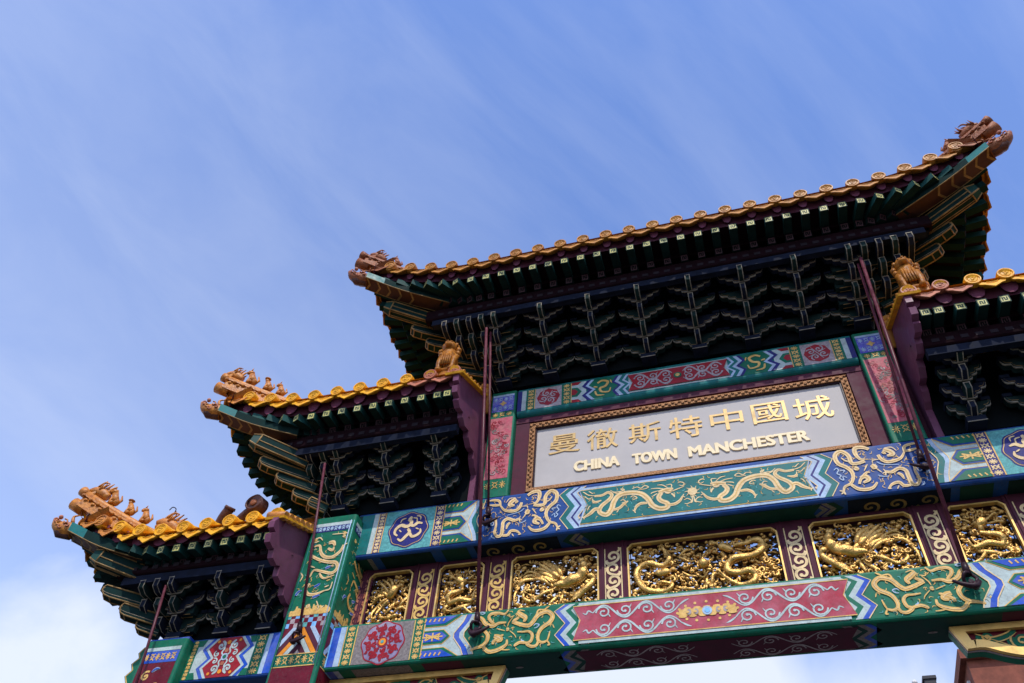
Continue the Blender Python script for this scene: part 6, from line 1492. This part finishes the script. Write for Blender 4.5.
def lion(loc, d, k, mat, label):
    """seated guardian lion facing forward on the inner end of an eave"""
    t = thing('guardian_lion', loc, label, 'figurine', 'guardian lions at the plum boards'); o = V(loc); u = V((0, 0, 1)); s = d.cross(u).normalized()
    g = G(); 
    g.box(o.x - .17 * k, o.x + .17 * k, o.y - .15 * k, o.y + .15 * k, o.z - .1 * k, o.z + .05 * k, mat)
    g.blob(o + u * .08 * k, (.22 * k, .20 * k, .06 * k), mat, 10, 4); g.build('base', t)
    g = G(); g.tube(smooth([o - d * .06 * k + u * .06 * k, o - d * .05 * k + u * .3 * k, o + d * .02 * k + u * .55 * k, o + d * .03 * k + u * .72 * k], 3), [.19 * k, .20 * k, .18 * k, .13 * k], mat, 10)
    for sg in (-1, 1):
        g.tube(smooth([o + s * sg * .13 * k + d * .04 * k + u * .55 * k, o + s * sg * .14 * k + d * .13 * k + u * .32 * k, o + s * sg * .12 * k + d * .14 * k + u * .06 * k], 3), [.075 * k, .06 * k, .055 * k], mat, 7)
        g.blob(o + s * sg * .12 * k + d * .17 * k + u * .06 * k, (.07 * k, .08 * k, .05 * k), mat, 6, 4)
        g.blob(o + s * sg * .17 * k - d * .02 * k + u * .17 * k, (.09 * k, .13 * k, .13 * k), mat, 7, 5)
    for j in range(5): g.tube([o + d * .17 * k + s * (-.08 + .04 * j) * k + u * .58 * k, o + d * .20 * k + s * (-.09 + .045 * j) * k + u * .18 * k], .022 * k, mat, 5)
    g.build('body', t)
    g = G(); hc = o + d * .07 * k + u * .82 * k
    g.blob(hc, (.145 * k, .14 * k, .14 * k), mat, 10, 7); g.blob(hc + d * .11 * k - u * .04 * k, (.085 * k, .08 * k, .065 * k), mat, 8, 5); g.blob(hc + d * .17 * k, .03 * k, mat, 6, 4)
    for sg in (-1, 1):
        g.blob(hc + d * .11 * k + s * sg * .055 * k + u * .05 * k, .024 * k, mat, 6, 4); g.blob(hc + s * sg * .13 * k + u * .07 * k, (.04 * k, .03 * k, .05 * k), mat, 6, 4)
    g.build('head', t)
    g = G()
    for j in range(16):
        a = j * 2 * math.pi / 16
        if -2.2 < a - 1.5 * math.pi < -.4 and False: continue
        g.blob(hc - d * .06 * k + s * math.cos(a) * .15 * k + u * math.sin(a) * .15 * k, .05 * k, mat, 6, 4)
    for j in range(6): g.blob(hc - d * .03 * k + s * (.19 if j % 2 else -.19) * k * (1 - .04 * j) - u * (.08 + .09 * (j // 2)) * k, .06 * k, mat, 6, 4)
    g.build('mane', t)
    return t
lion((-3.36, -.78, 10.62), V((.1, -1, 0)).normalized(), .78, 'honey_tile', 'orange glazed lion sitting on the inner end of the middle left eave')
lion((3.28, -.78, 10.62), V((-.1, -1, 0)).normalized(), .78, 'honey_tile', 'orange glazed lion sitting on the inner end of the right hand eave')
for m, nm in ((-1, 'left'), (1, 'right')):
    t = thing('ridge_end', (m * 3.03, YC, 11.0), 'amber glazed ridge end squeezed between the %s post head and the plum board' % nm, 'finial')
    g = G(); x = m * 3.03
    g.tube(smooth([(x, .20, 10.72), (x, .14, 10.82), (x, .08, 10.97), (x, .02, 11.1)], 3), [.075, .085, .10, .09], 'amber_tile', 10)
    g.blob((x, .02, 11.13), (.10, .11, .07), 'amber_tile', 8, 5); g.build('finial_stem', t)
    g = G(); g.tube([(x, .08, 11.02), (x, -.03, 11.03)], [.09, .08], 'amber_tile', 10); g.build('boss', t)

# ================================================================== tie rods and their hooks
def tie_rod(p0, p1, label, hook_up=V((0, 0, 1)), r=.024, k=1.0, m=1):
    t = thing('tie_rod', p1, label, 'rod', 'iron tie rods in front of the gate')
    p0, p1 = V(p0), V(p1); d = (p0 - p1).normalized()
    g = G(); g.tube([p1 + d * .10, p0], r, 'oxide_iron', 8); g.build('rod', t)
    g = G()
    c = p1 + V((0, -.02, 0))
    ring = [c + V((.085 * k * math.cos(a), -.02 + .03 * math.sin(a * 2), .10 * k * math.sin(a))) for a in [j * 2 * math.pi / 14 for j in range(15)]]
    g.tube(ring, .026 * k, 'dark_iron', 7)
    g.tube([p1 + d * .20, p1 + d * .06], [.032, .045], 'dark_iron', 8)
    g.build('shackle', t)
    g = G(); g.tube(smooth([c + V((m * .24 * k, -.05, -.03 * k)), c + V((m * .12 * k, -.07, -.12 * k)), c + V((-m * .02 * k, -.06, -.15 * k)), c + V((-m * .10 * k, -.04, -.07 * k))], 4), [.020 * k, .034 * k, .045 * k, .03 * k], 'dark_iron', 8)
    g.blob(c + V((-m * .02 * k, -.04, -.13 * k)), .06 * k, 'dark_iron', 8, 5)
    g.tube([c + V((0, .10, -.03)), c + V((0, -.03, -.03))], .035 * k, 'dark_iron', 8)
    g.build('hook', t)
    return t
for m, nm in ((-1, 'left'), (1, 'right')):
    tie_rod((m * 2.845, -.70, 11.76), (m * 2.70, -.05, 6.83), 'long dark red rod from the highest eave to the %s hook on the lower beam' % nm, m=-m, k=.74)
    tie_rod((m * 2.80, -.62, 11.74), (m * 2.735, .02, 8.47), 'shorter dark red rod from the highest eave to the %s hook on the blue beam' % nm, r=.018, k=.65, m=-m)
tie_rod((-5.13, -.60, 9.40), (-5.00, -.21, 6.84), 'slim tie rod from the middle left roof to the hook on the dragon pillar', r=.018, k=.6)
tie_rod((-7.10, -.50, 7.66), (-7.07, -.20, 5.75), 'slim tie rod in front of the outer pillar, leaving the photo at the bottom', r=.018, k=.6)
